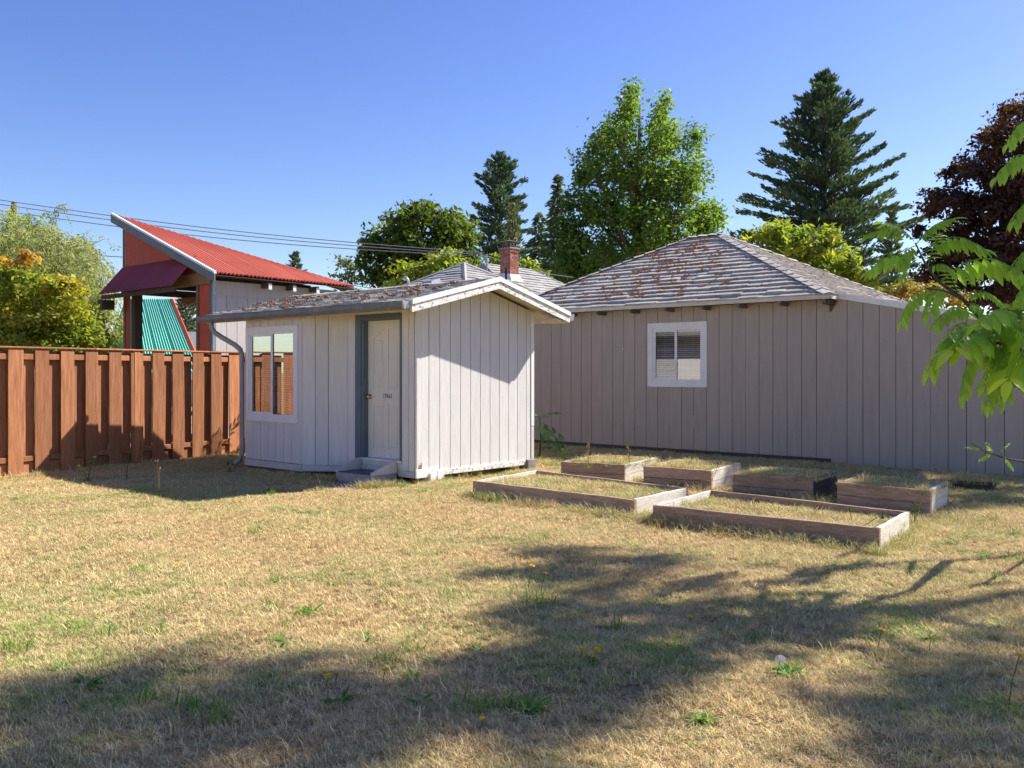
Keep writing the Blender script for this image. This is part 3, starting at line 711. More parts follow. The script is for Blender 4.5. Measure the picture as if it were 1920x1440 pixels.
# posts and blocks below
for v in (.26,):
    MB().cbox(-.10, .065, v-.05, v+.07, -.02, .135).build('foundation_post', M['white'], shed)
    MB().cbox(-.16, .035, v+.12, v+.26, -.02, .16).build('foundation_post', M['white'], shed)
MB().cbox(-.12, .07, 2.36, 2.56, -.02, .17).build('foundation_block', M['concrete'], shed)
MB().box(-1.9, -1.7, .1, .3, -.02, .13).build('foundation_block', M['timber'], shed)
MB().box(-3.4, -3.2, -.1, .1, -.02, .13).build('foundation_block', M['timber'], shed)
# entrance step
step = empty('door_step', K0 + EX*-.84 + EY*-.2, GRID, 'low concrete step with painted wooden cheeks below the cream door', 'step')
MB().cbox(-.36, .47, -.29, .17, -.02, .125, .012).build('step_box', M['steppaint'], step)
MB().cbox(-.315, .425, -.275, .16, .1255, .135, .004).build('tread', M['tread'], step)
for xx in (-.36, .43):
    MB().prism([(-.295, .126), (.165, .126), (.165, .30), (.09, .30), (-.295, .165)], xx, xx+.04, 'x').build('cheek', M['skirt'], step)
MB().box(-.315, .425, .165, .183, .142, .213).build('riser_board', M['skirt'], step)
# concrete pad before the step
pad = MB(); pp = [gp(604, 913), gp(652, 918), gp(704, 911), gp(650, 904)]
pad.prism([(p.x, p.y) for p in pp], -.03, .002, 'z')
tag(pad.build('paving_slab', M['concrete']), 'worn concrete slab in the grass before the shed step', 'paving slab')

# ================================================================== GARAGE
G0 = Vector((5.56, 15.75, 0))
gar = empty('garage', G0, GRID, 'long grey garage with vertical siding, mossy hip roof and white window', 'garage')
GE = 2.90
gl_ = [-.27*i for i in range(29, -1, -1)]
GX0, GX1, GZ0, GZ1 = -3.735, -2.41, 1.282, 2.546
siding(gar, gl_, .07, GE-.02, -.02, .02, M['garage'], openings=[(GX0+.07, GX1-.07, GZ0+.07, GZ1-.07)], gap=.010)
for k in (6, 12, 18, 24):
    xs_ = -.27*k
    for z0_, z1_ in (((.07, GE-.02),) if not (GX0 < xs_ < GX1) else ((.07, GZ0), (GZ1, GE-.02))):
        MB().box(xs_-.0045, xs_-.0005, -.017, -.004, z0_, z1_).build('panel_seam', M['seam'], gar)
MB().box(-.0045, .002, -.024, -.004, .0, GE-.02).build('panel_seam', M['seam'], gar)
for a, b, z0_, z1_ in ((-7.83, GX0+.07, .0, GE-.01), (GX1-.07, -.005, .0, GE-.01), (GX0+.07, GX1-.07, .0, GZ0+.07), (GX0+.07, GX1-.07, GZ1-.07, GE-.01)):
    MB().box(a, b, .001, .05, z0_, z1_).build('wall_core', M['groove'], gar)
MB().box(-7.83, -.01, .01, .12, -.05, .066).build('concrete_footing', M['concrete'], gar)
window(gar, GX0, GX1, GZ0, GZ1, 0.0, .11, .475, 'window', GZ0+.17, .038, 'glass2', 0, ('glass2', 'glass3'))
MB().box(-7.83, -.02, 4.40, 4.46, 0, GE-.02).build('back_wall', M['garage'], gar)
MB().box(-7.88, -7.835, 0, 4.46, 0, GE-.02).build('end_wall', M['garage'], gar)
# lean-to to the right: siding with sloped top
def lz(x): return 2.90 - .205*x
gr2 = [.27*i for i in range(0, 15)]
siding(gar, gr2, -.02, lambda x: lz(x)-.02, -.022, .022, M['garage'], gap=.010)
for k in (6, 12): MB().box(.27*k-.004, .27*k, -.019, -.004, .0, lz(.27*k)-.02).build('panel_seam', M['seam'], gar)
MB().prism([(0.004, -.02), (3.78, -.02), (3.78, lz(3.78)-.03), (.004, lz(0)-.03)], .001, .05).build('wall_core', M['groove'], gar)
MB().hexa([(-.03, -.03, lz(-.03)-.012), (3.95, -.03, lz(3.95)-.012), (3.95, 4.6, lz(3.95)-.012), (-.03, 4.6, lz(-.03)-.012)], [(-.03, -.03, lz(-.03)+.06), (3.95, -.03, lz(3.95)+.06), (3.95, 4.6, lz(3.95)+.06), (-.03, 4.6, lz(-.03)+.06)]).build('lean_to_roof', M['shingle2'], gar)
for a, b in ((.10, 1.15), (1.153, 2.5), (2.503, 3.96)):
    MB().hexa([(a, -.062, lz(a)-.035), (b, -.062, lz(b)-.035), (b, -.032, lz(b)-.035), (a, -.032, lz(a)-.035)], [(a, -.062, lz(a)+.062), (b, -.062, lz(b)+.062), (b, -.032, lz(b)+.062), (a, -.032, lz(a)+.062)]).build('fascia', M['white'], gar)
MB().cbox(3.78, 3.80, -.02, 4.5, 0, lz(3.8)-.03).build('end_wall', M['garage'], gar)
# hip roof
EYF, XL, XR, RY, RZ = -.35, -7.67, .10, 2.23, 4.54
EB = 2*RY-EYF
RXL, RXR = -4.085, -3.316
pts = {'FL': (XL, EYF, GE), 'FR': (XR, EYF, GE), 'BR': (XR, EB, GE), 'BL': (XL, EB, GE), 'RL': (RXL, RY, RZ), 'RR': (RXR, RY, RZ)}
dk = MB(); off = .012
names = ['FL', 'FR', 'BR', 'BL', 'RL', 'RR']
vv = [tuple(Vector(pts[n])-Vector((0, 0, off))) for n in names]
vv += [(p[0], p[1], GE-.06) for p in vv[:4]]
dk.add(vv, [(0,1,5,4), (1,2,5), (2,3,4,5), (3,0,4), (0,6,7,1), (1,7,8,2), (2,8,9,3), (3,9,6,0), (6,9,8,7)])
dk.build('roof_deck', M['deck'], gar)
def plane_shingles(P, Q, apexes, single, seed, expo=.135, tabw=.31, mat='shingle'):
    P = Vector(P); Q = Vector(Q); ea = (Q-P).normalized()
    A0 = Vector(apexes[0]); t = A0-P; eb = (t-ea*t.dot(ea)).normalized()
    poly = [(0, 0), ((Q-P).length, 0)] + [((Vector(a)-P).dot(ea), (Vector(a)-P).dot(eb)) for a in apexes]
    shingles(gar, P, ea, eb, poly, expo, tabw, M[mat], single, thick=.034, seed=seed, jit=.018)
    return P, ea, eb
fpl = plane_shingles(pts['FL'], pts['FR'], [pts['RR'], pts['RL']], 300, 21, .165, .42)
plane_shingles(pts['FR'], pts['BR'], [pts['RR']], 0, 22, .15, .42)
plane_shingles(pts['BL'], pts['FL'], [pts['RL']], 0, 23, .15, .42)
plane_shingles(pts['BR'], pts['BL'], [pts['RL'], pts['RR']], 0, 24, .2, .6)
def hipcaps(a, b, n, w=.13):
    a = Vector(a); b = Vector(b); d_ = (b-a); L = d_.length; d_.normalize()
    sd = d_.cross(Vector((0, 0, 1))).normalized()
    for k in range(n):
        p = a + d_*(L*k/n); q = a + d_*(L*(k+1.25)/n)
        rj = random.uniform(.8, 1.2)
        m_ = MB().add([p-sd*w+Vector((0,0,.010)), p+Vector((0,0,.050*rj)), p+sd*w+Vector((0,0,.010)), q-sd*w+Vector((0,0,-.015)), q+Vector((0,0,.024)), q+sd*w+Vector((0,0,-.015)),
                       p-sd*w+Vector((0,0,-.03)), p+Vector((0,0,.0)), p+sd*w+Vector((0,0,-.03))],
                      [(0,1,4,3), (1,2,5,4), (0,6,7,1), (1,7,8,2)])
        m_.build('hip_cap', M['shingle'], gar, fix=False)
hipcaps(pts['FR'], pts['RR'], 18); hipcaps(pts['FL'], pts['RL'], 18); hipcaps(pts['RL'], pts['RR'], 3); hipcaps(pts['BR'], pts['RR'], 16)
rr = random.Random(9)
sp = []
for _ in range(260):
    a = rr.gauss(3.75, .95); b = rr.uniform(.35, 2.9)
    lo, hi = b*1.15+.1, 7.5-b*1.1
    if lo < a < hi: sp.append((a, round(b/.165)*.165-.01, rr.uniform(.028, .08)))
for _ in range(60):
    sp.append((rr.uniform(.9, 6.6), round(rr.uniform(.1, .9)/.15)*.15, rr.uniform(.02, .05)))
moss(gar, *fpl, sp, M['moss'])
# eave board and rafter tails
MB().box(XL+.02, XR, EYF-.026, EYF-.003, GE-.075, GE-.010).build('eave_board', M['eavewood'], gar)
MB().box(XR+.001, XR+.024, EYF, EB, GE-.075, GE-.010).build('eave_board', M['eavewood'], gar)
for rx in (1068, 1123, 1186, 1251, 1320, 1388, 1466, 1548):
    r_ = (rx-960)/FPX; s_ = (5.56-.26*.6561-(15.75-.26*.7547)*r_)/(.7547+.6561*r_)
    MB().prism([(EYF-.002, GE-.078), (-.022, GE-.078), (-.022, GE-.15), (EYF+.06, GE-.15), (EYF-.002, GE-.115)], -s_-.022, -s_+.022, 'x').build('rafter_tail', M['rafter'], gar)
MB().cbox(-.05, .06, EYF+.05, -.022, GE-.16, GE-.078).build('rafter_tail', M['timber'], gar)
MB().prism([(-.02, GE-.28), (.09, GE-.13), (.06, GE-.06), (-.03, GE-.06)], -.06, -.025).build('rafter_stub', M['timber'], gar)
# small marks on the wall: patched opening
MB().box(-2.82, -2.50, -.0235, -.0205, .52, .75).build('patched_panel', M['garage'], gar)
MB().box(-4.35, -4.33, -.022, -.0205, 2.03, 2.06).build('paint_chip', M['white'], gar)

# ================================================================== HOUSE BEHIND
C1 = at(870, 495, 29.0); hz_ = C1.z
house = empty('house', (C1.x, C1.y, 0), GRID, 'house behind the garage with grey hip roofs and a brick chimney', 'house')
EH = 3.0; hw = 3.7
def hiproof(parent, x0, x1, y0_, y1_, ez, rl, rr_, rz_, mat, name, expo=.28, tabw=.9):
    P_ = [(x0, y0_, ez), (x1, y0_, ez), (x1, y1_, ez), (x0, y1_, ez)]
    A_, B_ = Vector(rl), Vector(rr_)
    m_ = MB(); m_.add([tuple(Vector(p)-Vector((0,0,.02))) for p in P_] + [tuple(A_-Vector((0,0,.02))), tuple(B_-Vector((0,0,.02)))] , [])
    return P_, A_, B_
def course_roof(parent, P, Q, aps, expo, tabw, seed, name='roof_plane'):
    P = Vector(P); Q = Vector(Q); ea = (Q-P).normalized(); t = Vector(aps[0])-P; eb = (t-ea*t.dot(ea)).normalized()
    poly = [(0, 0), ((Q-P).length, 0)] + [((Vector(a)-P).dot(ea), (Vector(a)-P).dot(eb)) for a in aps]
    n = ea.cross(eb)
    MB().add([P-n*.03, Q-n*.03] + [Vector(a)-n*.03 for a in aps], [tuple(range(2+len(aps)))]).build(name, M['deck'], parent, fix=False)
    shingles(parent, P, ea, eb, poly, expo, tabw, M['shingle2'], 0, thick=.03, seed=seed, jit=.01)
ap = (0, 0, hz_)
q1 = [(-hw, -hw, EH), (hw, -hw, EH), (hw, hw, EH), (-hw, hw, EH)]
for i in range(4): course_roof(house, q1[i], q1[(i+1) % 4], [ap], .20, .5, 40+i)
hb = MB(); hb.box(-hw+.4, hw-.4, -hw+.4, hw-.4, 0, EH+.02); hb.build('wall', M['nwall'], house)
for i in range(4):
    a = Vector(q1[i]); b = Vector(ap); d_ = b-a; sd = d_.cross(Vector((0,0,1))).normalized()*.07
    MB().add([a-sd+Vector((0,0,.02)), a+Vector((0,0,.07)), a+sd+Vector((0,0,.02)), b-sd+Vector((0,0,.02)), b+Vector((0,0,.07)), b+sd+Vector((0,0,.02))], [(0,1,4,3), (1,2,5,4)]).build('hip_cap', M['shingle2'], house, fix=False)
# second wing: ridge running away to the right
Winv = Matrix.Rotation(-GRID, 4, 'Z') @ Matrix.Translation((-C1.x, -C1.y, 0))
W1 = Winv @ at(906, 494, 31.0); W2 = W1 + Vector((0, 2.6, 0))
w2x, w2y0, w2y1 = 3.6, W1.y-1.2, W2.y+3.9
q2 = [(W1.x-w2x, w2y0, EH), (W1.x+w2x, w2y0, EH), (W1.x+w2x, w2y1, EH), (W1.x-w2x, w2y1, EH)]
course_roof(house, q2[1], q2[2], [W2, W1], .20, .5, 51); course_roof(house, q2[3], q2[0], [W1, W2], .20, .5, 52)
course_roof(house, q2[0], q2[1], [W1], .20, .5, 53); course_roof(house, q2[2], q2[3], [W2], .20, .5, 54)
MB().box(W1.x-w2x+.4, W1.x+w2x-.4, w2y0+.4, w2y1-.4, 0, EH+.02).build('wall', M['nwall'], house)
# chimney on the second wing's near slope
ch = empty('chimney', Winv @ at(955, 512, 30.3)); ch.parent = house
cs_, chh = .44, .80
MB().box(-cs_/2+.01, cs_/2-.01, -cs_/2+.01, cs_/2-.01, -.6, chh-.02).build('mortar_core', M['mortar'], ch)
bh, bl_ = .068, .20
me_b = {}
def brickmesh(l, w_):
    key = (round(l, 3), round(w_, 3))
    if key not in me_b:
        mb_ = MB().cbox(-l/2, l/2, -w_/2, w_/2, 0, bh-.012, .004)
        m_ = bpy.data.meshes.new('brick'); m_.from_pydata(mb_.v, [], mb_.f); m_.update(); m_.materials.append(M['brick']); me_b[key] = m_
    return me_b[key]
zc = -.08; row = 0
while zc < chh-.03:
    out = .022 if zc > chh-.20 else 0
    h2 = cs_/2+out
    for side in range(4):
        offs = [(-h2+bl_/2, bl_-.012), (-h2+bl_*1.5, bl_-.012), (h2-.02, .03)] if row % 2 else [(-h2+.05, .09), (-h2+.10+bl_/2, bl_-.012), (h2-.07, .125)]
        for (o_, l_) in offs:
            b_ = bpy.data.objects.new('brick', brickmesh(l_, .09)); col.objects.link(b_); b_.parent = ch
            ang_ = side*math.pi/2
            c_, s_ = math.cos(ang_), math.sin(ang_)
            px_, py_ = o_, -h2+.045-.006
            b_.location = (px_*c_-py_*s_, px_*s_+py_*c_, zc); b_.rotation_euler = (0, 0, ang_)
    zc += bh; row += 1
MB().cbox(-.27, .27, -.27, .27, chh-.02, chh+.03).build('chimney_crown', M['concrete'], ch)
cap = MB(); cap.box(-.17, .17, -.17, .17, chh+.03, chh+.10)
for sx in (-1, 1):
    for sy in (-1, 1): cap.box(sx*.16-.012, sx*.16+.012, sy*.16-.012, sy*.16+.012, chh+.10, chh+.23)
cap.add([(-.26,-.26,chh+.23), (.26,-.26,chh+.23), (.26,.26,chh+.23), (-.26,.26,chh+.23), (0,0,chh+.31)], [(0,1,2,3), (0,1,4), (1,2,4), (2,3,4), (3,0,4)])
cap.build('chimney_cap', M['rust'], ch)
MB().hexa([(-.30,-.30,-.22), (.36,-.30,-.30), (.36,.30,-.30), (-.30,.30,-.12)], [(-.235,-.235,.0), (.235,-.235,-.06), (.235,.235,-.06), (-.235,.235,.0)]).build('flashing', M['flash'], ch)
pv = Winv @ at(949, 518, 28.6)
MB().tube([pv-Vector((0,0,.3)), pv+Vector((0,0,.24))], .035, 8).build('vent_pipe', M['black'], house)
# roof vent box on the near slope, seen above the shed
vb = Winv @ at(808, 530, 27.3)
MB().hexa([vb+Vector((-.22,-.2,-.12)), vb+Vector((.22,-.2,-.12)), vb+Vector((.22,.2,.0)), vb+Vector((-.22,.2,.0))], [vb+Vector((-.20,-.17,.03)), vb+Vector((.20,-.17,.03)), vb+Vector((.20,.18,.14)), vb+Vector((-.20,.18,.14))]).build('roof_vent', M['galv'], house)
# electric mast with bracket
ms = Winv @ at(913, 500, 30.5)
MB().tube([ms-Vector((0,0,.4)), ms+Vector((0,0,.42))], .028, 8).build('service_mast', M['galv'], house)
MB().tube([ms+Vector((-.25,0,-.02)), ms+Vector((0,0,.2))], .015, 6).build('mast_brace', M['galv'], house)

# ================================================================== NEIGHBOUR'S RED-ROOFED OUTBUILDING
NK = Vector((-6.88, 21.0, 0))
nb = empty('red_roofed_outbuilding', NK, GRID, "neighbour's tall outbuilding with red corrugated roof and open porch behind the fence", 'outbuilding')
Ninv = Matrix.Rotation(-GRID, 4, 'Z') @ Matrix.Translation((-NK.x, -NK.y, 0))
LW = 4.37
RP1 = Ninv @ at(210, 401, 23.65); RP2 = Ninv @ at(404, 511, 20.60); RP3 = RP2 + Vector((0, 4.0, -.03))
# corrugated roof in sheets, ribs running down the rake
rk = RP1-RP2
Lroof = (RP3-RP2).length
npan = 5
for k in range(npan):
    a0, a1 = Lroof*k/npan, Lroof*(k+1)/npan
    def fn(a, t, a0=a0):
        q = (a0+a)/Lroof
        base = RP2 + (RP3-RP2)*q; top = RP1 + (RP3-RP1)*q*.999
        return base + (top-base)*t - Vector((0, .0, 0))
    corrugated('roof_sheet', nb, M['redmetal'], fn, a1-a0-.004, pitch=.105, amp=.026, steps=8)
def fascia_line(P, Q, h0, h1, th, name, mat, side):
    P, Q = Vector(P), Vector(Q); s_ = Vector(side)*th
    MB().hexa([P+Vector((0,0,-h0)), Q+Vector((0,0,-h0)), Q+Vector((0,0,-h0))+s_, P+Vector((0,0,-h0))+s_], [P+Vector((0,0,-h1)), Q+Vector((0,0,-h1)), Q+Vector((0,0,-h1))+s_, P+Vector((0,0,-h1))+s_]).build(name, mat, nb)
fascia_line(RP1, RP2, .22, .02, .035, 'rake_board', M['greytrim'], (0, -1, 0))
fascia_line(RP1+Vector((0,-.037,0)), RP2+Vector((0,-.037,0)), .022, -.030, .07, 'drip_edge', M['whitemetal'], (0, 1, 0))
fascia_line(RP1+Vector((-.01,0,0)), RP3+Vector((-.01,0,0)), .04, -.025, .06, 'back_edge_trim', M['whitemetal'], (-1, 0, 0))
fascia_line(RP1+Vector((-.03,.02,0)), RP3+Vector((-.03,.02,0)), .20, .042, .03, 'back_fascia', M['greytrim'], (-1, 0, 0))
un = MB().add([RP1-Vector((0,0,.06)), RP2-Vector((0,0,.06)), RP3-Vector((0,0,.06))], [(0,1,2)]); un.build('roof_underside', M['timber'], nb, fix=False)
# side wall (plane x=0, spans y)
WT = RP2.z-.14
def wallh(y): return WT - .012*y
gy_ = [0.02, .30, .58, .86, 1.14, 1.42, 1.70, 1.98, 2.26, 2.54, 2.82, 3.10, 3.38]
for i in range(len(gy_)-1):
    MB().box(-.02, 0, gy_[i]+.005, gy_[i+1]-.005, 0, WT-.36).build('siding_board', M['nwall'], nb)
MB().box(-.05, -.021, .02, 3.38, 0, WT).build('wall_core', M['groove'], nb)
MB().box(-.02, .004, .02, 3.38, WT-.33, WT).build('frieze_board', M['nwall'], nb)
MB().box(-.02, .012, .02, 3.38, WT-.358, WT-.332).build('trim_strip', M['nwall'], nb)
for yy in (1.28, 1.98, 2.68):
    MB().box(-.02, .30, yy-.045, yy+.045, WT-.10, WT+.03).build('rafter_end', M['timber'], nb)
    MB().box(.302, .318, yy-.040, yy+.048, WT-.14, WT+.0).build('rafter_cap', M['white'], nb)
MB().box(-.10, .03, 3.40, 3.43, 0, WT).build('end_post', M['white'], nb)
MB().box(.02, .50, 3.95, 3.98, RP3.z-.30, RP3.z-.05).build('end_fascia', M['nwall'], nb)
MB().box(-1.2, -.03, 3.39, 3.42, 0, WT).build('end_wall', M['nwall'], nb)
# corner post, light metal strip
MB().box(-.16, -.055, -.05, .02, 0, WT+.05).build('corner_trim', M['greytrim'], nb)
MB().box(-.053, .0, -.052, .018, 0, WT-.02).build('corner_trim', M['galv'], nb)
# red corrugated pier on the right of the porch
corrugated('pier_sheet', nb, M['redwall'], lambda a, t: Vector((-.64+a, -.02, t*(WT+.22-.02*a))), .46, pitch=.085, amp=.012)
MB().box(-.73, -.65, -.06, .04, 0, WT+.30).build('porch_post', M['timber_lt'], nb)
# gable wall of red sheet above the awning
AZ = 4.33
def rakez(x):
    t = (x-RP2.x)/(RP1.x-RP2.x); return RP2.z+(RP1.z-RP2.z)*t-.12
for k in range(4):
    x0_ = -LW+LW*k/4; x1_ = -LW+LW*(k+1)/4-.01
    corrugated('gable_sheet', nb, M['redwall'], lambda a, t, x0_=x0_: Vector((x0_+a, 0, 3.80 + t*max(.02, rakez(x0_+a)-3.80))), x1_-x0_, pitch=.085, amp=.012)
MB().box(-LW-.07, -LW-.005, -.04, .05, AZ-.2, rakez(-LW)-.05).build('gable_edge_trim', M['greytrim'], nb)
# awning: maroon sheets down to the front
AW0, AW1 = -4.50, -.80
for k in range(4):
    x0_ = AW0+(AW1-AW0)*k/4
    corrugated('awning_sheet', nb, M['maroon'] , lambda a, t, x0_=x0_: Vector((x0_+a, -.64*t-.02, AZ-.75*t)), (AW1-AW0)/4-.003, pitch=.10, amp=.018)
MB().box(AW0+.02, AW1-.02, -.58, -.50, 3.46, 3.56).build('awning_beam', M['timber'], nb)
MB().box(AW0-.12, AW0+.16, -.62, -.30, 3.20, 3.44).build('beam_end', M['timber'], nb)
MB().box(-4.4, -.05, -.10, .0, 3.62, 3.90).build('porch_beam', M['timber_lt'], nb)
MB().box(-4.4, -.05, 1.5, 1.62, 3.36, 3.60).build('porch_beam', M['timber_lt'], nb)
MB().box(-4.4, -.05, 2.9, 3.0, 3.46, 3.60).build('porch_beam', M['timber'], nb)
for xx in (-4.3, -2.2, -.3): MB().box(xx-.06, xx+.06, .01, 2.88, 3.62, 3.80).build('porch_joist', M['timber'], nb)
MB().add([(-4.35, 0, 3.86), (-.06, 0, 3.86), (-.06, 3.0, 3.86), (-4.35, 3.0, 3.86)], [(0,1,2,3)]).build('porch_ceiling', M['timber'], nb, fix=False)
# left posts
corrugated('post_sheet', nb, M['redwall'], lambda a, t: Vector((-4.28+a, -.03, t*3.62)), .26, pitch=.085, amp=.012)
MB().box(-4.36, -4.28, -.06, .03, 0, 3.62).build('porch_post', M['timber_lt'], nb)
MB().box(-4.00, -3.80, -.02, .18, 0, 3.62).build('porch_post', M['timber'], nb)
# string lights hanging in the porch
sl_ = empty('string_lights', NK + EX*-1.3 + EY*.05 + Vector((0,0,3.1)), GRID, 'curtain of small clear string lights hanging under the porch beam', 'string lights')
wm = MB(); bm_ = MB(); rr = random.Random(3)
sag = [(-.62+1.24*k/14, 0, .42-.26*(1-((k-7)/7)**2)) for k in range(15)]
wm.tube(sag, .006, 4)
for k, p in enumerate(sag):
    n = int(3+4*(1-abs(k-7)/9))
    z = p[2]; pr = p
    for j in range(n):
        q = (p[0]+(p[0])*.06*(j+1)*-.3+rr.uniform(-.015,.015), rr.uniform(-.02,.02), z-.085*(j+1)+rr.uniform(-.02,.02))
        wm.tube([pr, q], .0035, 3, False); pr = q
        bm_.add([(q[0]-.014,q[1],q[2]), (q[0],q[1]-.014,q[2]), (q[0]+.014,q[1],q[2]), (q[0],q[1]+.014,q[2]), (q[0],q[1],q[2]+.02), (q[0]+.004,q[1],q[2]-.03)], [(0,1,4),(1,2,4),(2,3,4),(3,0,4),(1,0,5),(2,1,5),(3,2,5),(0,3,5)])
wm.build('light_wire', M['timber'], sl_); tag(bm_.build('light_bulbs', M['bulb'], sl_), kind='stuff')

# green A-frame roof behind the porch
af = empty('teal_a_frame', at(285, 690, 27.0) * Vector((1,1,0)) if False else Vector((at(285, 690, 27).x, 27.0, 0)), 0, 'teal corrugated A-frame roof with red edge seen through the porch', 'a-frame')
Ai = Matrix.Translation((-af.location.x, -27.0, 0))
tl, tr_ = Ai @ at(243, 560, 27.4), Ai @ at(319, 560, 27.6)
bl2, br_ = Ai @ at(263, 700, 25.6), Ai @ at(377, 700, 26.2)
for k in range(3):
    def fn(a, t, k=k):
        q = (k*.5+a)/1.5
        return (tl+(tr_-tl)*q)*(1-t)+(bl2+(br_-bl2)*q)*t
    corrugated('roof_sheet', af, M['teal'], fn, .497, pitch=.075, amp=.022)
MB().hexa([tr_+Vector((0,-.03,0)), tr_+Vector((.09,-.03,0)), br_+Vector((.10,-.03,0)), br_+Vector((0,-.03,0))], [tr_+Vector((0,.03,0)), tr_+Vector((.09,.03,0)), br_+Vector((.10,.03,0)), br_+Vector((0,.03,0))]).build('edge_trim', M['redwall'], af)
fl_, fr_2 = Ai @ at(180, 700, 28.6), bl2
corrugated('roof_sheet', af, M['teal'], lambda a, t: (tl+(Vector((-.25,0.3,-.05)))*(a/1.4))*(1-t) + (bl2+(fl_-bl2)*(a/1.4))*t, 1.4, pitch=.075, amp=.02)
# grey roof far behind, seen through the porch
g2 = empty('far_grey_roof', at(360, 697, 42)*Vector((1,1,0)), 0, 'plain grey roof far behind the porch opening', 'roof')
gq = at(345, 617, 42)-Vector((g2.location.x, g2.location.y, 0))
MB().hexa([(gq.x-4, 0, 1.2), (gq.x+4.5, 0, 1.2), (gq.x+4.5, 6, 1.2), (gq.x-4, 6, 1.2)], [(gq.x-3.5, 2.8, gq.z), (gq.x+4, 2.8, gq.z), (gq.x+4, 3.2, gq.z), (gq.x-3.5, 3.2, gq.z)]).build('roof', M['stucco'], g2)
MB().box(gq.x-3.7, gq.x+4.2, .2, 5.8, 0, 1.19).build('wall', M['nwall'], g2)

# ================================================================== FENCE
F0 = Vector((-7.57, 13.77, 0)); FD = Vector((2.15, 3.78, 0)).normalized(); FR_ = math.atan2(FD.y, FD.x)
fence = empty('board_fence', F0, FR_, 'brown stained board fence with alternating boards along the left side', 'fence')
def fs(px):
    r_ = (px-960)/FPX; return (F0.x-r_*F0.y)/(r_*FD.y-FD.x)
fb = [(10,38.5), (60.7,87), (109.5,134), (155.5,179), (200,223), (241,263.7), (281,302.5), (319,339.5), (356,376), (391,410), (425.5,444)]
bl = [(fs(a), fs(b)) for a, b in fb]
per = .405
for k in range(1, 9): bl.insert(0, (bl[0][0]-per, bl[0][0]-per+.225))
for k in range(1, 12): bl.append((bl[-1][0]+per, bl[-1][0]+per+.225))
rr = random.Random(4)
FH = 1.955
def fboard(x0_, x1_, y0_, y1_, zb_, zt_, mat, chop=None):
    zb1 = zb_+rr.uniform(-.03, .03)
    m_ = MB()
    poly = [(x0_, zb_), (x1_, zb1), (x1_+rr.uniform(-.004,.004), zt_), (x0_+rr.uniform(-.004,.004), zt_)]
    m_.prism(poly, y0_, y1_); o_ = m_.build('fence_board', mat, fence); o_.rotation_euler = (rr.uniform(-.004, .004), 0, 0); return o_
for i, (a, b) in enumerate(bl):
    zb_ = rr.uniform(.01, .05)
    if i == 13:      # split board
        m_ = a+(b-a)*.27; m2 = a+(b-a)*.74
        for p, q in ((a, m_-.002), (m_+.002, m2-.004), (m2+.004, b)): fboard(p, q, -.075+rr.uniform(-.004,.004), -.055, zb_, FH-.02, M['fence'])
    else: fboard(a, b, -.075, -.055, zb_, FH-.02, M['fence'])
    if i < len(bl)-1:
        c_ = bl[i+1][0]; lo = b+.015; hi = c_+.048
        fboard(lo, hi-rr.uniform(0, .012), .005, .024, .02, FH-.06, M['fence'])
xa, xb = bl[0][0]-.1, bl[-1][1]+.1
k = xa
while k < xb:
    L_ = min(2.4, xb-k)
    MB().cbox(k, k+L_-.004, -.053, .003, 1.765, 1.855).build('rail', M['fence'], fence)
    MB().cbox(k, k+L_-.004, -.053, .003, .20, .285).build('rail', M['fence'], fence)
    MB().cbox(k, k+L_-.004, -.095, .055, FH-.018, FH+.010).build('cap_rail', M['fence'], fence)
    MB().box(k-.045, k+.045, .026, .115, -.05, FH-.03).build('fence_post', M['fence'], fence)
    MB().cbox(k, k+L_-.004, -.02, .0, .0, .19).build('kick_board', M['fence'], fence)
    k += L_

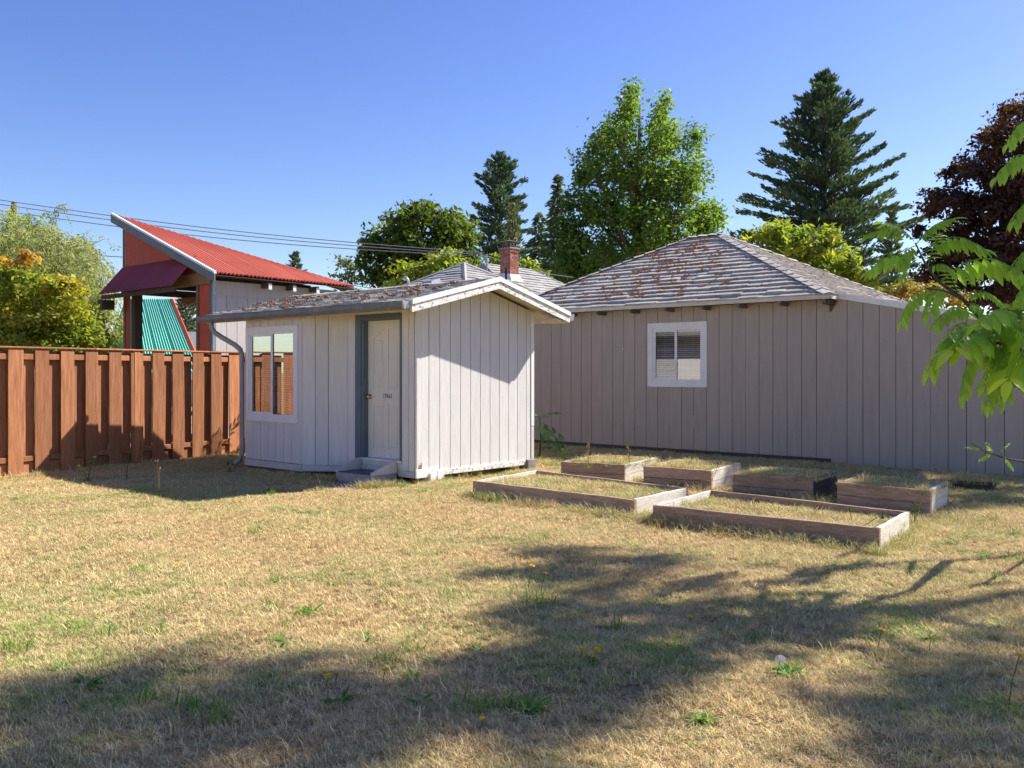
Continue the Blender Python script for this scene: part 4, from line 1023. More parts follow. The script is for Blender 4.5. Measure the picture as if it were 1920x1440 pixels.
# ================================================================== RAISED BEDS
def bed(label, FL, FR2, BR, BL, z, rows, soil_drop, mats=None, single_back=True):
    P = [Vector((p.x, p.y, 0)) for p in (FL, FR2, BR, BL)]
    c = (P[0]+P[1]+P[2]+P[3])/4
    e = empty('raised_garden_bed', (c.x, c.y, 0), 0, label, 'raised bed', 'raised garden beds by the garage')
    Q = [p-c for p in P]
    th = .042
    hrow = (z+.03)/rows
    rr_ = random.Random(int(abs(c.x)*1000))
    for i in range(4):
        a, b = Q[i], Q[(i+1) % 4]
        d_ = (b-a).normalized(); nin = Vector((-d_.y, d_.x, 0))
        ins = 0 if i in (0, 2) else th+.002
        a2, b2 = a+d_*ins, b-d_*ins
        for r_ in range(rows):
            z0_, z1_ = -.03+hrow*r_+.002, -.03+hrow*(r_+1)-.002
            w0, w1 = rr_.uniform(-.006, .006), rr_.uniform(-.006, .006)
            n_ = 7
            m_ = MB(); V = []
            for k in range(n_+1):
                t = k/n_; p = a2+(b2-a2)*t + nin*(w0*(1-t)+w1*t)
                up = z1_ + (rr_.uniform(-.006, .004) if r_ == rows-1 else 0)
                V += [tuple(p+Vector((0,0,z0_))), tuple(p+nin*th+Vector((0,0,z0_))), tuple(p+nin*th+Vector((0,0,up-.002))), tuple(p+nin*(th*.5)+Vector((0,0,up+.001))), tuple(p+Vector((0,0,up-.004)))]
            F = []
            for k in range(n_):
                o_ = k*5
                for j in range(5): F.append((o_+j, o_+(j+1) % 5, o_+5+(j+1) % 5, o_+5+j))
            F += [(0,4,3,2,1), tuple(n_*5+j for j in range(5))]
            m_.add(V, F)
            mt = (mats or {}).get((i, r_)) or (mats or {}).get(i) or M['bed']
            m_.build('plank', mt, e)
    # soil
    ins = [q*.965 for q in Q]; sz = z-soil_drop
    n_ = 14; V = []
    for j in range(n_+1):
        for i in range(n_+1):
            u, v = i/n_, j/n_
            p = (ins[0]*(1-u)+ins[1]*u)*(1-v)+(ins[3]*(1-u)+ins[2]*u)*v
            V.append((p.x, p.y, sz+rr_.gauss(0, .008)))
    ii_ = np.arange((n_+1)**2).reshape(n_+1, n_+1)
    F = np.stack([ii_[:-1,:-1], ii_[:-1,1:], ii_[1:,1:], ii_[1:,:-1]], -1).reshape(-1, 4)
    link('soil', npmesh('soil', V, F, True), M['soil'], e)
    return dict(P=[q+c for q in ins], z=sz, e=e)
def fill4(FL, FR2, BR=None, BL=None):
    if BL is None: BL = FL+(BR-FR2)
    return FL, FR2, BR, BL
BEDS = []
z1 = .185
BEDS.append(bed('large low bed of dry grass in the front row beside the shed', *fill4(gp(887,900.6,z1), gp(1189,936.6,z1), gp(1290,914,z1), gp(1006,881,z1)), z1, 1, .06, {1: M['bedlight'], 3: M['bedlight']}))
z2 = .205
BEDS.append(bed('long low bed nearest the viewer, right half of the front row', *fill4(gp(1224,945.8,z2), gp(1649,990,z2), gp(1707,958.6,z2), gp(1330,917.5,z2)), z2, 1, .09, {1: M['bedlight'], 3: M['bedlight']}))
z3 = .27
BEDS.append(bed('leftmost bed of the back row with dry stalks, behind the large low bed', *fill4(gp(1052,865,z3), gp(1171,870.7,z3), gp(1232,857,z3)), z3, 2, .035, {1: M['bedlight']}))
BEDS.append(bed('second bed from the left in the back row, two planks high', *fill4(gp(1206.5,873.5,z3), gp(1334,881.6,z3), gp(1389,867,z3)), z3, 2, .03, {1: M['bedlight']}))
BEDS.append(bed('third bed from the left in the back row with dark end planks', *fill4(gp(1373.8,888,z3), gp(1522.8,898,z3), gp(1571,884,z3)), z3, 2, .03, {1: M['beddark']}))
BEDS.append(bed('fourth bed of the back row with a sun-flecked right end', *fill4(gp(1569.6,903.6,z3), gp(1744.8,919,z3), gp(1778,901,z3)), z3, 2, .04, {1: M['bedlight']}))
z7 = .13
BEDS.append(bed('small low bed at the far right against the garage wall', *fill4(gp(1745,898,z7), gp(1861,904,z7), gp(1868,892,z7)), z7, 1, .03, {0: M['beddark'], 1: M['beddark']}))

# ================================================================== TREES
def leaf_quads(C, size, normal_bias=None, elong=1.5, nrm=None):
    """diamond leaves at centres C; returns V,F,tint"""
    n = len(C)
    N = rng.normal(size=(n, 3)) if nrm is None else nrm + rng.normal(size=(n, 3))*.55
    N /= np.linalg.norm(N, axis=1, keepdims=True)+1e-9
    T = rng.normal(size=(n, 3)); T -= N*np.sum(T*N, 1, keepdims=True); T /= np.linalg.norm(T, axis=1, keepdims=True)+1e-9
    B = np.cross(N, T)
    s = (size*rng.uniform(.65, 1.35, n))[:, None]
    a = C - T*s*.5*elong; b = C + B*s*.36 + N*s*.10; c = C + T*s*.5*elong; d = C - B*s*.36 + N*s*.10
    V = np.stack([a, b, c, d], 1).reshape(-1, 3)
    F = np.arange(4*n).reshape(n, 4)
    return V, F
def crown_points(blobs, cov, cl=.38, leaves_per=40, zf=.7, shell=.40):
    """blobs: (cx,cy,cz,rx,ry,rz). Leaves gather in twig clumps of radius cl in the outer part of each blob; gaps stay between clumps"""
    out = []; nr = []; tt = []
    for (cx, cy_, cz, rx, ry, rz) in blobs:
        area = 4*math.pi*((rx*ry)**1.6/3+(rx*rz)**1.6/3+(ry*rz)**1.6/3)**(1/1.6)
        n = max(3, int(area*cov/(math.pi*cl*cl)))
        d = rng.normal(size=(n, 3)); d /= np.linalg.norm(d, axis=1, keepdims=True)
        rad = rng.uniform(shell, 1.08, n)
        cc = d*rad[:, None]*np.array([rx, ry, rz]) + np.array([cx, cy_, cz])
        k = rng.integers(int(leaves_per*.5), int(leaves_per*1.5), n)
        idx = np.repeat(np.arange(n), k)
        sg = cl*.52*rng.uniform(.6, 1.35, n)[idx]
        off = rng.normal(size=(len(idx), 3))*sg[:, None]*np.array([1, 1, zf])
        out.append(cc[idx]+off); nr.append(d[idx]*.6+np.array([0, 0, .5])); tt.append(rng.uniform(.15, .85, n)[idx]+rng.normal(0, .14, len(idx)))
    return np.concatenate(out), np.concatenate(nr), np.concatenate(tt)
def limb_path(a, b, n=5, wob=.06, lift=.12):
    a, b = Vector(a), Vector(b); L = (b-a).length; P = []
    for k in range(n+1):
        t = k/n; p = a.lerp(b, t) + Vector((random.gauss(0, wob), random.gauss(0, wob), 0))*L*.5*math.sin(math.pi*t) + Vector((0, 0, lift*L*math.sin(math.pi*t)*.4))
        P.append(p)
    return P
def broadleaf(name, label, cat, base, blobs, mat, leaf, cov, trunk_r, bark='bark', group=None, cl=.38, elong=1.5, leaves_per=40, limbs=14, trunk_top=None, zf=.7):
    """blobs in world coordinates"""
    t = empty(name, base, 0, label, cat, group); bx, by, bz = base
    C, N, T = crown_points([(b[0]-bx, b[1]-by, b[2]-bz, *b[3:]) for b in blobs], cov, cl, leaves_per, zf)
    keep = C[:, 2] > .15
    C, N, T = C[keep], N[keep], T[keep]
    V, F = leaf_quads(C, leaf, elong=elong, nrm=N)
    me = npmesh('crown', V, F, tint=np.repeat(T, 4)); link('crown', me, mat, t)
    cx = np.mean([b[0] for b in blobs])-bx; cyy = np.mean([b[1] for b in blobs])-by
    top = trunk_top if trunk_top else (max(b[2] for b in blobs)-bz)*.93
    tb = MB(); P = [Vector((0, 0, -.1)), Vector((cx*.1, cyy*.1, top*.2)), Vector((cx*.4, cyy*.4, top*.5)), Vector((cx*.8, cyy*.8, top*.8)), Vector((cx, cyy, top))]
    tb.tube(P, [trunk_r, trunk_r*.85, trunk_r*.6, trunk_r*.32, trunk_r*.1], 9); tb.build('trunk', M[bark], t, True)
    lm = MB(); bs = sorted(blobs, key=lambda b: -b[3])[:limbs]
    for b in bs:
        e = Vector((b[0]-bx, b[1]-by, b[2]-bz)); h = max(top*.15, min(e.z*.72, top*.85)); tt_ = h/top
        s = Vector((cx*tt_, cyy*tt_, h)); 
        lm.tube(limb_path(s, e), [trunk_r*.33*(1-.75*k/5) for k in range(6)], 6)
        for _ in range(3):
            d_ = Vector((random.gauss(0, 1), random.gauss(0, 1), random.gauss(.3, .7))).normalized()
            q = e+Vector((d_.x*b[3], d_.y*b[4], d_.z*b[5]))*.75
            lm.tube(limb_path(s.lerp(e, .75), q, 3), [trunk_r*.10, trunk_r*.08, trunk_r*.05, trunk_r*.03], 4)
    lm.build('limbs', M[bark], t, True)
    return t
def px_blobs(Y, lst, depth=.8, squash=1.0, extra=1):
    """(px, py, r_px[, ry_px]) outlines at depth Y -> ellipsoids, with companions in front and behind so that the crown is round"""
    out = []
    xs = [b[0] for b in lst]; cx = (min(xs)+max(xs))/2; hw_ = (max(xs)-min(xs))/2+1
    for b in lst:
        px, py, r = b[:3]; ry_ = b[3] if len(b) > 3 else r
        w = r*Y/FPX; h = ry_*Y/FPX
        edge = min(1, abs(px-cx)/hw_); span = hw_*Y/FPX*depth*math.sqrt(max(0, 1-edge**2))
        offs = [0] if span < w*.7 else [-span*.75, 0, span*.75]
        for o in offs:
            dy = o+random.uniform(-.2, .2)*w
            p = at(px, py, Y); k = (Y+dy)/Y
            out.append((p.x*k, Y+dy, CAMZ+(p.z-CAMZ)*k, w*(.85 if o else 1), w*(.85 if o else 1), h*(.85 if o else 1)))
    return out
def gbase(px, Y): return (at(px, 700, Y).x, Y, 0)

def conifer(name, label, base, H, prof, mat, nbr, up_top=35, up_low=0, tuft=.30, per=10, dens=1.0, group=None, cat='conifer', droop=.12, skirt=.12, trunk_r=.3, hang=0.0, seed=1, lens_jit=.25):
    """whorled branches; prof(t) radius at height share t (0 bottom..1 top)"""
    rs = np.random.default_rng(seed); t_ = empty(name, base, 0, label, cat, group)
    C = []; N = []; S = []; Tt = []; bm_ = MB()
    for i in range(nbr):
        h = skirt+(1-skirt)*(i+rs.uniform(0, 1))/nbr; h = min(h**.92, .985)
        az = i*2.39996+rs.uniform(-.4, .4); L = prof(h)*rs.uniform(1-lens_jit, 1+lens_jit*.6)
        up = R(up_low+(up_top-up_low)*h**1.3+rs.uniform(-7, 7))
        d = np.array([math.cos(az)*math.cos(up), math.sin(az)*math.cos(up), math.sin(up)]); o = np.array([0, 0, h*H])
        m = max(4, int(L*per*dens))
        tint = rs.uniform(.2, .8)
        side = np.array([-math.sin(az), math.cos(az), 0])
        bm_.tube([tuple(o), tuple(o+d*L*.5-np.array([0,0,droop*L*.15])), tuple(o+d*L*.92-np.array([0,0,droop*L*.25]))], [.02+.018*L, .012+.010*L, .006], 4)
        s = rs.uniform(.12, 1.0, m)**.8
        wv = (L*.30*(1-s*.78)+.12)
        lat = rs.uniform(-1, 1, m)*wv
        P = o + d*(s*L)[:, None] + side*lat[:, None] - np.array([0, 0, 1])*(droop*L*s**2 * (1-.8*h) + np.abs(lat)*.12)[:, None] + rs.normal(0, .05, (m, 3))
        C.append(P); ax_ = d*.9+side*np.sign(lat)[:, None]*.55*(np.abs(lat)/(wv+1e-6))[:, None] + np.array([0, 0, .25-hang]) ; N.append(ax_); S.append(tuft*(.75+.5*rs.uniform(0, 1, m))); Tt.append(tint+rs.normal(0, .1, m))
    C = np.concatenate(C); N = np.concatenate(N); S = np.concatenate(S)[:, None]; Tt = np.concatenate(Tt)
    N /= np.linalg.norm(N, axis=1, keepdims=True)
    # each tuft = 3 needle blades fanning round its axis
    Vs = []; 
    for k in range(3):
        r1 = rng.normal(size=C.shape); r1 -= N*np.sum(r1*N, 1, keepdims=True); r1 /= np.linalg.norm(r1, axis=1, keepdims=True)+1e-9
        ax2 = N + r1*.45*rng.uniform(-1, 1, (len(C), 1)); q = C + rng.normal(0, .05, C.shape)
        w = np.cross(ax2, rng.normal(size=C.shape)); w /= np.linalg.norm(w, axis=1, keepdims=True)+1e-9
        Vs.append(np.stack([q-ax2*S*.45, q+w*S*.17, q+ax2*S*.6, q-w*S*.17], 1))
    V = np.concatenate(Vs).reshape(-1, 3); F = np.arange(len(V)).reshape(-1, 4)
    link('crown', npmesh('crown', V, F, tint=np.tile(np.repeat(Tt, 4), 3)), mat, t_)
    MB().tube([(0,0,-.1), (0,0,H*.5), (0,0,H*.99)], [trunk_r, trunk_r*.55, .02], 8).build('trunk', M['bark'], t_, True)
    bm_.build('branches', M['bark'], t_, fix=False)
    return t_

# --- tall bright tree right of centre
Y = 44.0
broadleaf('tall_broadleaf_tree', 'tallest bright green broadleaf tree rising behind the house and garage', 'tree', gbase(1190, Y),
    px_blobs(Y, [(1181,180,15,26),(1178,215,24,26),(1160,248,36,32),(1241,205,17,28),(1240,235,26,26),(1238,265,42,38),(1135,265,36,38),(1105,320,38,40),(1180,320,58,46),(1250,330,50,46),(1300,265,24,34),(1296,330,36,42),(1085,390,36,44),(1062,430,26,36),(1066,490,30,36),(1345,405,12,16),(1140,400,54,50),(1215,410,62,52),(1290,400,46,46),(1325,415,26,30),(1075,460,36,42),(1130,480,50,50),(1200,490,58,48),(1270,470,50,44),(1310,450,30,30),(1090,520,44,40)], depth=.75),
    M['lf_bright'], .16, .62, .42, 'barkpale', cl=.42, leaves_per=44, elong=1.3, limbs=40, zf=1.15)
# --- dark maple
Y = 38.0
broadleaf('maple_tree', 'dark green round-crowned maple behind the power lines', 'tree', gbase(790, Y),
    px_blobs(Y, [(790,400,34,26),(750,420,36,28),(835,420,38,28),(715,460,34,34),(770,460,50,40),(835,460,50,40),(875,455,28,36),(700,500,30,34),(745,510,46,34),(810,515,50,34),(870,500,32,30)], depth=.8),
    M['lf_maple'], .17, .75, .35, cl=.40, leaves_per=44, limbs=20)
# --- lower yellow-green foliage before the maple and beside the chimney
Y = 34.0
broadleaf('small_tree', 'low yellow green tree just above the house roof, left of the chimney', 'tree', gbase(790, Y),
    px_blobs(Y, [(770,510,30,22),(810,500,34,22),(845,490,28,22),(740,530,26,20),(880,510,26,20)], depth=.6), M['lf_yellow'], .14, .6, .16, cl=.30, leaves_per=34)
Y = 36.5
broadleaf('small_tree', 'yellow green bush tips right of the brick chimney', 'tree', gbase(985, Y),
    px_blobs(Y, [(985,500,17,15),(1003,508,14,12),(935,492,14,14),(1020,520,14,10)], depth=.5), M['lf_yellow'], .14, .7, .12, cl=.24, leaves_per=30)
# --- pale tree left of the maple
Y = 55.0
broadleaf('pale_tree', 'pale grey green tree left of the dark maple', 'tree', gbase(650, Y),
    px_blobs(Y, [(650,490,22,22),(635,515,22,20),(668,500,20,26),(655,535,30,20)], depth=.7), M['lf_far'], .20, .5, .2, cl=.45, leaves_per=30)
# --- firs
conifer('fir_tree', 'dark fir with loose uneven branches behind the chimney', gbase(938, 58), CAMZ+(697-281)/FPX*58, lambda h: min(2.5*(1-h)**.30, 11*(1-h))+.03, M['lf_fir'], 120, 38, -2, .26, 27, 1.2, trunk_r=.3, seed=3, lens_jit=.5, skirt=.3)
conifer('spruce_tree', 'short pale spruce standing right behind the brick chimney', gbase(962, 46), CAMZ+(697-382)/FPX*46, lambda h: 1.55*(1-h)**.8+.05, M['lf_spruce'], 110, 40, 20, .26, 15, 1.2, trunk_r=.18, seed=4)
conifer('cedar_tree', 'slim drooping cedar left of the tallest bright tree', gbase(1045, 54), CAMZ+(697-328)/FPX*54, lambda h: 2.3*(1-h)**.85+.06, M['lf_cedar'], 150, 30, -5, .36, 12, 1.2, hang=.9, trunk_r=.25, seed=5)
conifer('cedar_tree', 'broad drooping cedar low behind the tallest bright tree', gbase(1010, 62), CAMZ+(697-400)/FPX*62, lambda h: 2.6*(1-h)**.7+.06, M['lf_cedar'], 130, 20, -5, .40, 10, 1.1, hang=.9, trunk_r=.25, seed=15)
conifer('douglas_fir', 'big dark Douglas fir towering above the right end of the garage', gbase(1545, 60), CAMZ+(697-130)/FPX*60, lambda h: min(8.3*(1-h)**.64, 15*(1-h))+.03, M['lf_fir'], 190, 46, 2, .29, 27, 1.2, droop=.07, trunk_r=.45, seed=6, lens_jit=.42, skirt=.22)
conifer('fir_tree', 'small distant fir tip above the red corrugated roof', gbase(553, 90), CAMZ+(697-474)/FPX*90, lambda h: 3.4*(1-h)**.7+.1, M['lf_fir'], 80, 35, 0, .6, 6, 1.0, trunk_r=.3, seed=8)
conifer('fir_tree', 'hazy conifer between the Douglas fir and the red maple', gbase(1672, 80), CAMZ+(697-395)/FPX*80, lambda h: 3.3*(1-h)**.75+.1, M['lf_cedar'], 110, 30, 0, .55, 8, 1.0, trunk_r=.3, seed=9)
conifer('fir_tree', 'dark conifer seen through the porch opening', gbase(348, 60), CAMZ+(697-560)/FPX*60, lambda h: 2.6*(1-h)**.7+.1, M['lf_fir'], 80, 25, -5, .45, 7, 1.0, trunk_r=.25, seed=10)
# --- yellow-green tree behind the garage roof
Y = 28.0
broadleaf('locust_tree', 'bright yellow green tree behind the right slope of the garage roof', 'tree', gbase(1520, Y),
    px_blobs(Y, [(1410,445,26,14),(1450,435,34,18),(1500,450,38,22),(1550,440,26,16),(1470,470,44,22),(1530,480,44,26),(1580,490,34,26),(1600,520,36,22),(1540,515,40,20),(1620,540,24,16)], depth=.55),
    M['lf_yellow'], .115, .60, .15, 'barkpale', cl=.27, leaves_per=42, elong=2.2)
# --- dark red maple at the right edge
Y = 31.0
broadleaf('red_maple', 'dark red leaved maple filling the right edge', 'tree', gbase(1905, Y),
    px_blobs(Y, [(1925,215,44,40),(1880,240,30,28),(1870,275,46,36),(1945,290,60,50),(1820,320,40,30),(1890,340,60,44),(1770,380,44,30),(1840,395,58,42),(1930,400,64,52),(1740,420,34,26),(1790,450,56,42),(1870,470,60,46),(1950,490,60,50),(1760,510,46,38),(1830,540,56,44),(1910,560,60,46),(2010,340,70,70),(2010,480,70,80)], depth=.8),
    M['lf_red'], .13, .62, .38, cl=.30, leaves_per=46, limbs=26, elong=1.3)
# --- hedge beyond the lean-to
Y = 24.0
broadleaf('hedge_shrub', 'orange brown shrub just above the lean-to roof', 'shrub', gbase(1710, Y),
    px_blobs(Y, [(1670,545,26,14),(1710,540,30,14),(1750,548,28,14),(1790,560,26,14)], depth=.5), M['lf_hedge'], .07, .9, .08, cl=.18, leaves_per=46)
# --- far left: willow and dogwood
def willow(name, label, base, strands, mat, seed):
    rs = np.random.default_rng(seed); t = empty(name, base, 0, label, 'tree'); b = Vector(base)
    C = []; T = []; A = []; wm_ = MB()
    for (P0_, P1_, P2_, n) in strands:
        p0, p1, p2 = [np.array(P)-np.array(base) for P in (P0_, P1_, P2_)]
        s = rs.uniform(0, 1, n)**.85; s2 = s[:, None]
        q = (1-s2)**2*p0+2*s2*(1-s2)*p1+s2**2*p2
        C.append(q+rs.normal(0, .05, (n, 3))); T.append(np.full(n, rs.uniform(.2, .9))+rs.normal(0, .1, n)); A.append(2*(1-s2)*(p1-p0)+2*s2*(p2-p1))
        wm_.tube([tuple(p0), tuple(.25*p0+.5*p1+.25*p2), tuple(p2)], [.014, .008, .004], 3, False)
    C = np.concatenate(C); T = np.concatenate(T); A = np.concatenate(A); A /= np.linalg.norm(A, axis=1, keepdims=True)
    A = A+rs.normal(0, .55, A.shape)+np.array([0, 0, -.25]); A /= np.linalg.norm(A, axis=1, keepdims=True)
    W = np.cross(A, rs.normal(size=A.shape)); W /= np.linalg.norm(W, axis=1, keepdims=True)
    S = rs.uniform(.09, .15, (len(C), 1))
    V = np.stack([C, C+A*S*.5+W*S*.13, C+A*S, C+A*S*.5-W*S*.13], 1).reshape(-1, 3)
    link('crown', npmesh('crown', V, np.arange(len(V)).reshape(-1, 4), tint=np.repeat(T, 4)), mat, t)
    wm_.build('twigs', M['barkpale'], t, fix=False)
    return t
Y = 27.0
strands = []
rw = random.Random(12)
for i in range(2100):
    # starting points on the crown's upper skeleton, strands arch out and hang
    px = rw.uniform(-190, 160); top = 385+abs(px-20)*.18 if px < 60 else 395+(px-60)*.55
    py = top+rw.random()**.8*(200 if px < 120 else 140); Yd = Y+rw.uniform(-2.6, 2.6)
    p0 = at(px, py+22, Yd); out = rw.uniform(-.9, 1.0)+(.25 if px > 60 else 0)
    p1 = p0+Vector((out*.5, rw.uniform(-.4, .4), rw.uniform(.35, .75))); p2 = p0+Vector((out*1.1, rw.uniform(-.7, .7), -rw.uniform(.3, 1.5)))
    strands.append((p0, p1, p2, rw.randint(40, 70)))
for (x0, y0, x1, y1, x2, y2, n) in ((100,440,108,340,135,420,60), (150,470,205,425,222,470,34), (140,470,160,420,170,445,40), (95,430,105,370,128,395,60), (60,430,90,375,100,420,60), (160,540,200,490,212,560,50), (20,420,10,350,45,420,50)):
    strands.append((at(x0,y0,Y), at(x1,y1,Y), at(x2,y2,Y), n))
wt = willow('willow_tree', 'wispy pale green curly willow at the far left', gbase(30, Y), strands, M['lf_willow'], 3)
tb = MB(); w0 = Vector(gbase(30, Y))
tb.tube([(0,0,-.1), (.1,0,1.6), (.05,.1,3.2), (.2,0,4.6)], [.26, .22, .16, .06], 8)
for e in ((70,450), (120,480), (-40,470), (30,430), (170,520), (100,430)):
    tb.tube(limb_path((.08,.05,2.2), at(e[0], e[1], Y+rw.uniform(-1,1))-w0), [.12,.10,.08,.06,.04,.02], 6)
tb.build('trunk', M['barkpale'], wt, True)
Y = 20.5
dg = px_blobs(Y, [(20,520,34,24),(60,540,34,26),(110,545,36,26),(140,560,26,24),(-10,560,46,36),(40,590,50,34),(95,595,50,34),(145,610,34,28),(175,632,34,22),(-20,630,50,34),(30,640,50,28),(90,645,50,26),(150,655,40,18),(200,650,18,14),(-70,590,60,50)], depth=.6)
broadleaf('dogwood_tree', 'bushy yellow green dogwood turning orange above the left fence', 'tree', gbase(40, Y), dg, M['lf_dogwood'], .078, .80, .12, cl=.22, leaves_per=58, elong=1.6)
# its turned leaves: same shrub, orange top clusters
C, N, T = crown_points([(b[0], b[1], b[2]-0, b[3], b[4], b[5]) for b in px_blobs(Y-.5, [(10,495,16,12),(38,500,16,14),(52,480,10,10),(100,535,26,10),(140,540,22,12),(118,530,12,8)], depth=.4)], 0.55, .15, 14)
V, F = leaf_quads(C-np.array(gbase(40, Y)), .11, nrm=N)
dt = [o for o in bpy.data.objects if o.name == 'dogwood_tree'][0]
link('turned_leaves', npmesh('turned_leaves', V, F, tint=np.repeat(T, 4)), M['lf_orange'], dt)
Y = 24.5
broadleaf('grey_shrub', 'pale grey green shrub beneath the awning beyond the fence', 'shrub', gbase(200, Y), px_blobs(Y, [(195,600,20,18),(175,590,24,20),(212,625,14,16),(190,560,20,20)], depth=.5), M['lf_willow'], .08, .8, .06, cl=.2, leaves_per=40)

# ================================================================== POWER LINES
def wire(p, q, sag, r, name, label):
    pts_ = [Vector(p).lerp(Vector(q), k/16)-Vector((0, 0, sag*math.sin(math.pi*k/16))) for k in range(17)]
    o = Vector(p); m_ = MB().tube([x-o for x in pts_], r, 5, False); ob = m_.build(name, M['wire']); ob.location = o
    return tag(ob, label, 'power line', 'overhead power lines')
wire(at(-60, 366, 33), at(908, 474, 33), .22, .016, 'power_line', 'topmost thin overhead wire running above the red roof')
wire(at(-60, 374, 33), at(910, 478, 33), .25, .016, 'power_line', 'middle thin overhead wire running above the red roof')
wire(at(-60, 386, 33), at(911, 481, 33), .28, .016, 'power_line', 'lowest of the three wires running above the red roof')
wire(at(-60, 448, 30), at(232, 482, 30), .10, .014, 'power_line', 'separate low wire left of the outbuilding ending behind it')
wire(at(655, 533, 29), at(745, 543, 29), .05, .012, 'power_line', 'short low wire right of the red roof crossing below the maple')
wire(at(914, 480, 33), at(1075, 520, 33), .12, .018, 'power_line', 'service wire falling to the right past the brick chimney')
pole = empty('utility_pole', gbase(26, 33.5), 0, 'top of a wooden utility pole among the willow branches', 'utility pole')
MB().tube([(0,0,-.2), (0,0,CAMZ+(697-380)/FPX*33.5)], [.13, .09], 8).build('pole', M['timber'], pole)
MB().lathe([(.16,7.0),(.17,7.05),(.17,7.35),(.10,7.4)], 10, (.12,-.1,-.55)).build('transformer', M['greytrim'], pole)

# ================================================================== WALNUT BRANCHES AT THE RIGHT
def leaflet(mb, tints, base, d, nrm, L, W, droop, tint):
    d = d.normalized(); sd = d.cross(nrm).normalized(); nr = sd.cross(d).normalized()
    prof = [(0, 0), (.18, .62), (.42, 1.0), (.70, .78), (.90, .35), (1.0, 0)]
    n0 = len(mb.v); mid = []; lt = []; rt = []
    for t, w in prof:
        c = base+d*L*t-nr*droop*L*t*t
        mid.append(c); lt.append(c+sd*W*w*.5+nr*W*.16*w); rt.append(c-sd*W*w*.5+nr*W*.16*w)
    mb.v += [tuple(x) for x in mid]+[tuple(x) for x in lt[1:5]]+[tuple(x) for x in rt[1:5]]
    tints += [tint]*(6+8)
    m = lambda i: n0+i
    l_ = lambda i: n0+6+i-1
    r_ = lambda i: n0+10+i-1
    mb.f += [(m(0), l_(1), m(1)), (m(0), m(1), r_(1))]
    for i in range(1, 4): mb.f += [(m(i), l_(i), l_(i+1), m(i+1)), (m(i), m(i+1), r_(i+1), r_(i))]
    mb.f += [(m(4), l_(4), m(5)), (m(4), m(5), r_(4))]
def compound(seed, pairs=6, hang=.75, LL=.27, WW=.088, arch=.18):
    """compound leaf, unit length along +X, leaflets hanging to -Z"""
    rr_ = random.Random(seed); mb = MB(); tn = []
    def rp(t): return Vector((t, 0, arch*math.sin(math.pi*t*.9)-arch*.45*t*t))
    mb.tube([rp(k/6) for k in range(7)], [.010, .009, .008, .007, .006, .005, .004], 4, False); tn += [.5]*28
    for i in range(pairs):
        t = .22+.70*i/(pairs-1)
        s = math.sin(math.pi*(.22+.62*i/pairs))*.35+.72
        for sg in (-1, 1):
            d = Vector((.45+.25*t, sg*(1-hang*.62), -hang*rr_.uniform(.75, 1.15)+rr_.uniform(-.1, .1)))
            leaflet(mb, tn, rp(t), d, Vector((.35, sg*hang*.9, 1-hang*.5)), LL*s*rr_.uniform(.85, 1.12), WW*s*rr_.uniform(.9, 1.1), rr_.uniform(.05, .3), rr_.uniform(.25, .75))
    leaflet(mb, tn, rp(.97), Vector((1, rr_.uniform(-.2, .2), -.35)), Vector((.2, 0, 1)), LL*.95, WW, .2, .6)
    me = bpy.data.meshes.new('compound_leaf'); me.from_pydata(mb.v, [], mb.f); me.materials.append(M['lf_walnut'])
    a = me.attributes.new('tint', 'FLOAT', 'POINT'); a.data.foreach_set('value', tn[:len(me.vertices)])
    for p in me.polygons: p.use_smooth = True
    me.update(); return me
CL = [compound(s, p, h, arch=a) for s, p, h, a in ((1, 8, .8, .2), (2, 9, .55, .12), (3, 8, .95, .25), (4, 7, .35, .05), (5, 8, .7, .3))]
def place_leaf(parent, p, q, var, roll=0.0, wmat=None):
    p, q = Vector(p), Vector(q); x = (q-p); L = x.length; x.normalize()
    up = Vector((0, 0, 1)); y = up.cross(x)
    if y.length < .15: y = Vector((0, 1, 0)).cross(x)
    y.normalize(); z = x.cross(y)
    m = Matrix((x, y, z)).transposed().to_4x4()
    m = m @ Matrix.Rotation(roll, 4, 'X') @ Matrix.Scale(L, 4)
    o = bpy.data.objects.new('compound_leaf', CL[var % len(CL)]); col.objects.link(o); o.parent = parent
    o.matrix_local = Matrix.Translation(p-Vector(parent.location)) @ m
    return o
WB = Vector((5.1, 8.2, 0))
wal = empty('walnut_tree', WB, 0, 'leafy young walnut reaching in from the right edge with sunlit leaflets', 'tree')
MB().tube([(0,0,-.05), (.05,.0,1.0), (-.02,.05,2.0), (.05,0,3.2), (.0,.1,4.6)], [.042, .036, .030, .020, .008], 8).build('trunk', M['barkpale'], wal, True)
bY = 6.6
def brn(pp, rs, nm='branch'): MB().tube([Vector(p)-WB for p in pp], rs, 6).build(nm, M['bark'], wal, True)
brn([WB+Vector((.02,0,1.5)), at(2010,690,7.2), at(1920,665,bY), at(1875,627,bY), at(1832,590,bY), at(1800,556,bY), at(1762,530,bY), at(1735,495,bY), at(1716,455,bY)], [.05,.03,.022,.019,.016,.013,.011,.008,.005])
brn([at(1805,560,bY), at(1770,545,bY-.1), at(1735,540,bY-.2)], [.010,.007,.004])
brn([at(1895,647,bY), at(1850,640,bY-.2), at(1815,650,bY-.3)], [.014,.010,.005])
brn([at(1920,665,bY), at(1885,690,bY-.2), at(1870,720,bY-.3)], [.014,.010,.005])
brn([WB+Vector((0,0,.45)), at(1990,880,7.0), at(1920,866,6.8), at(1880,858,6.8), at(1845,845,6.8), at(1822,832,6.8)], [.02,.014,.010,.007,.005,.003])
rl = random.Random(21)
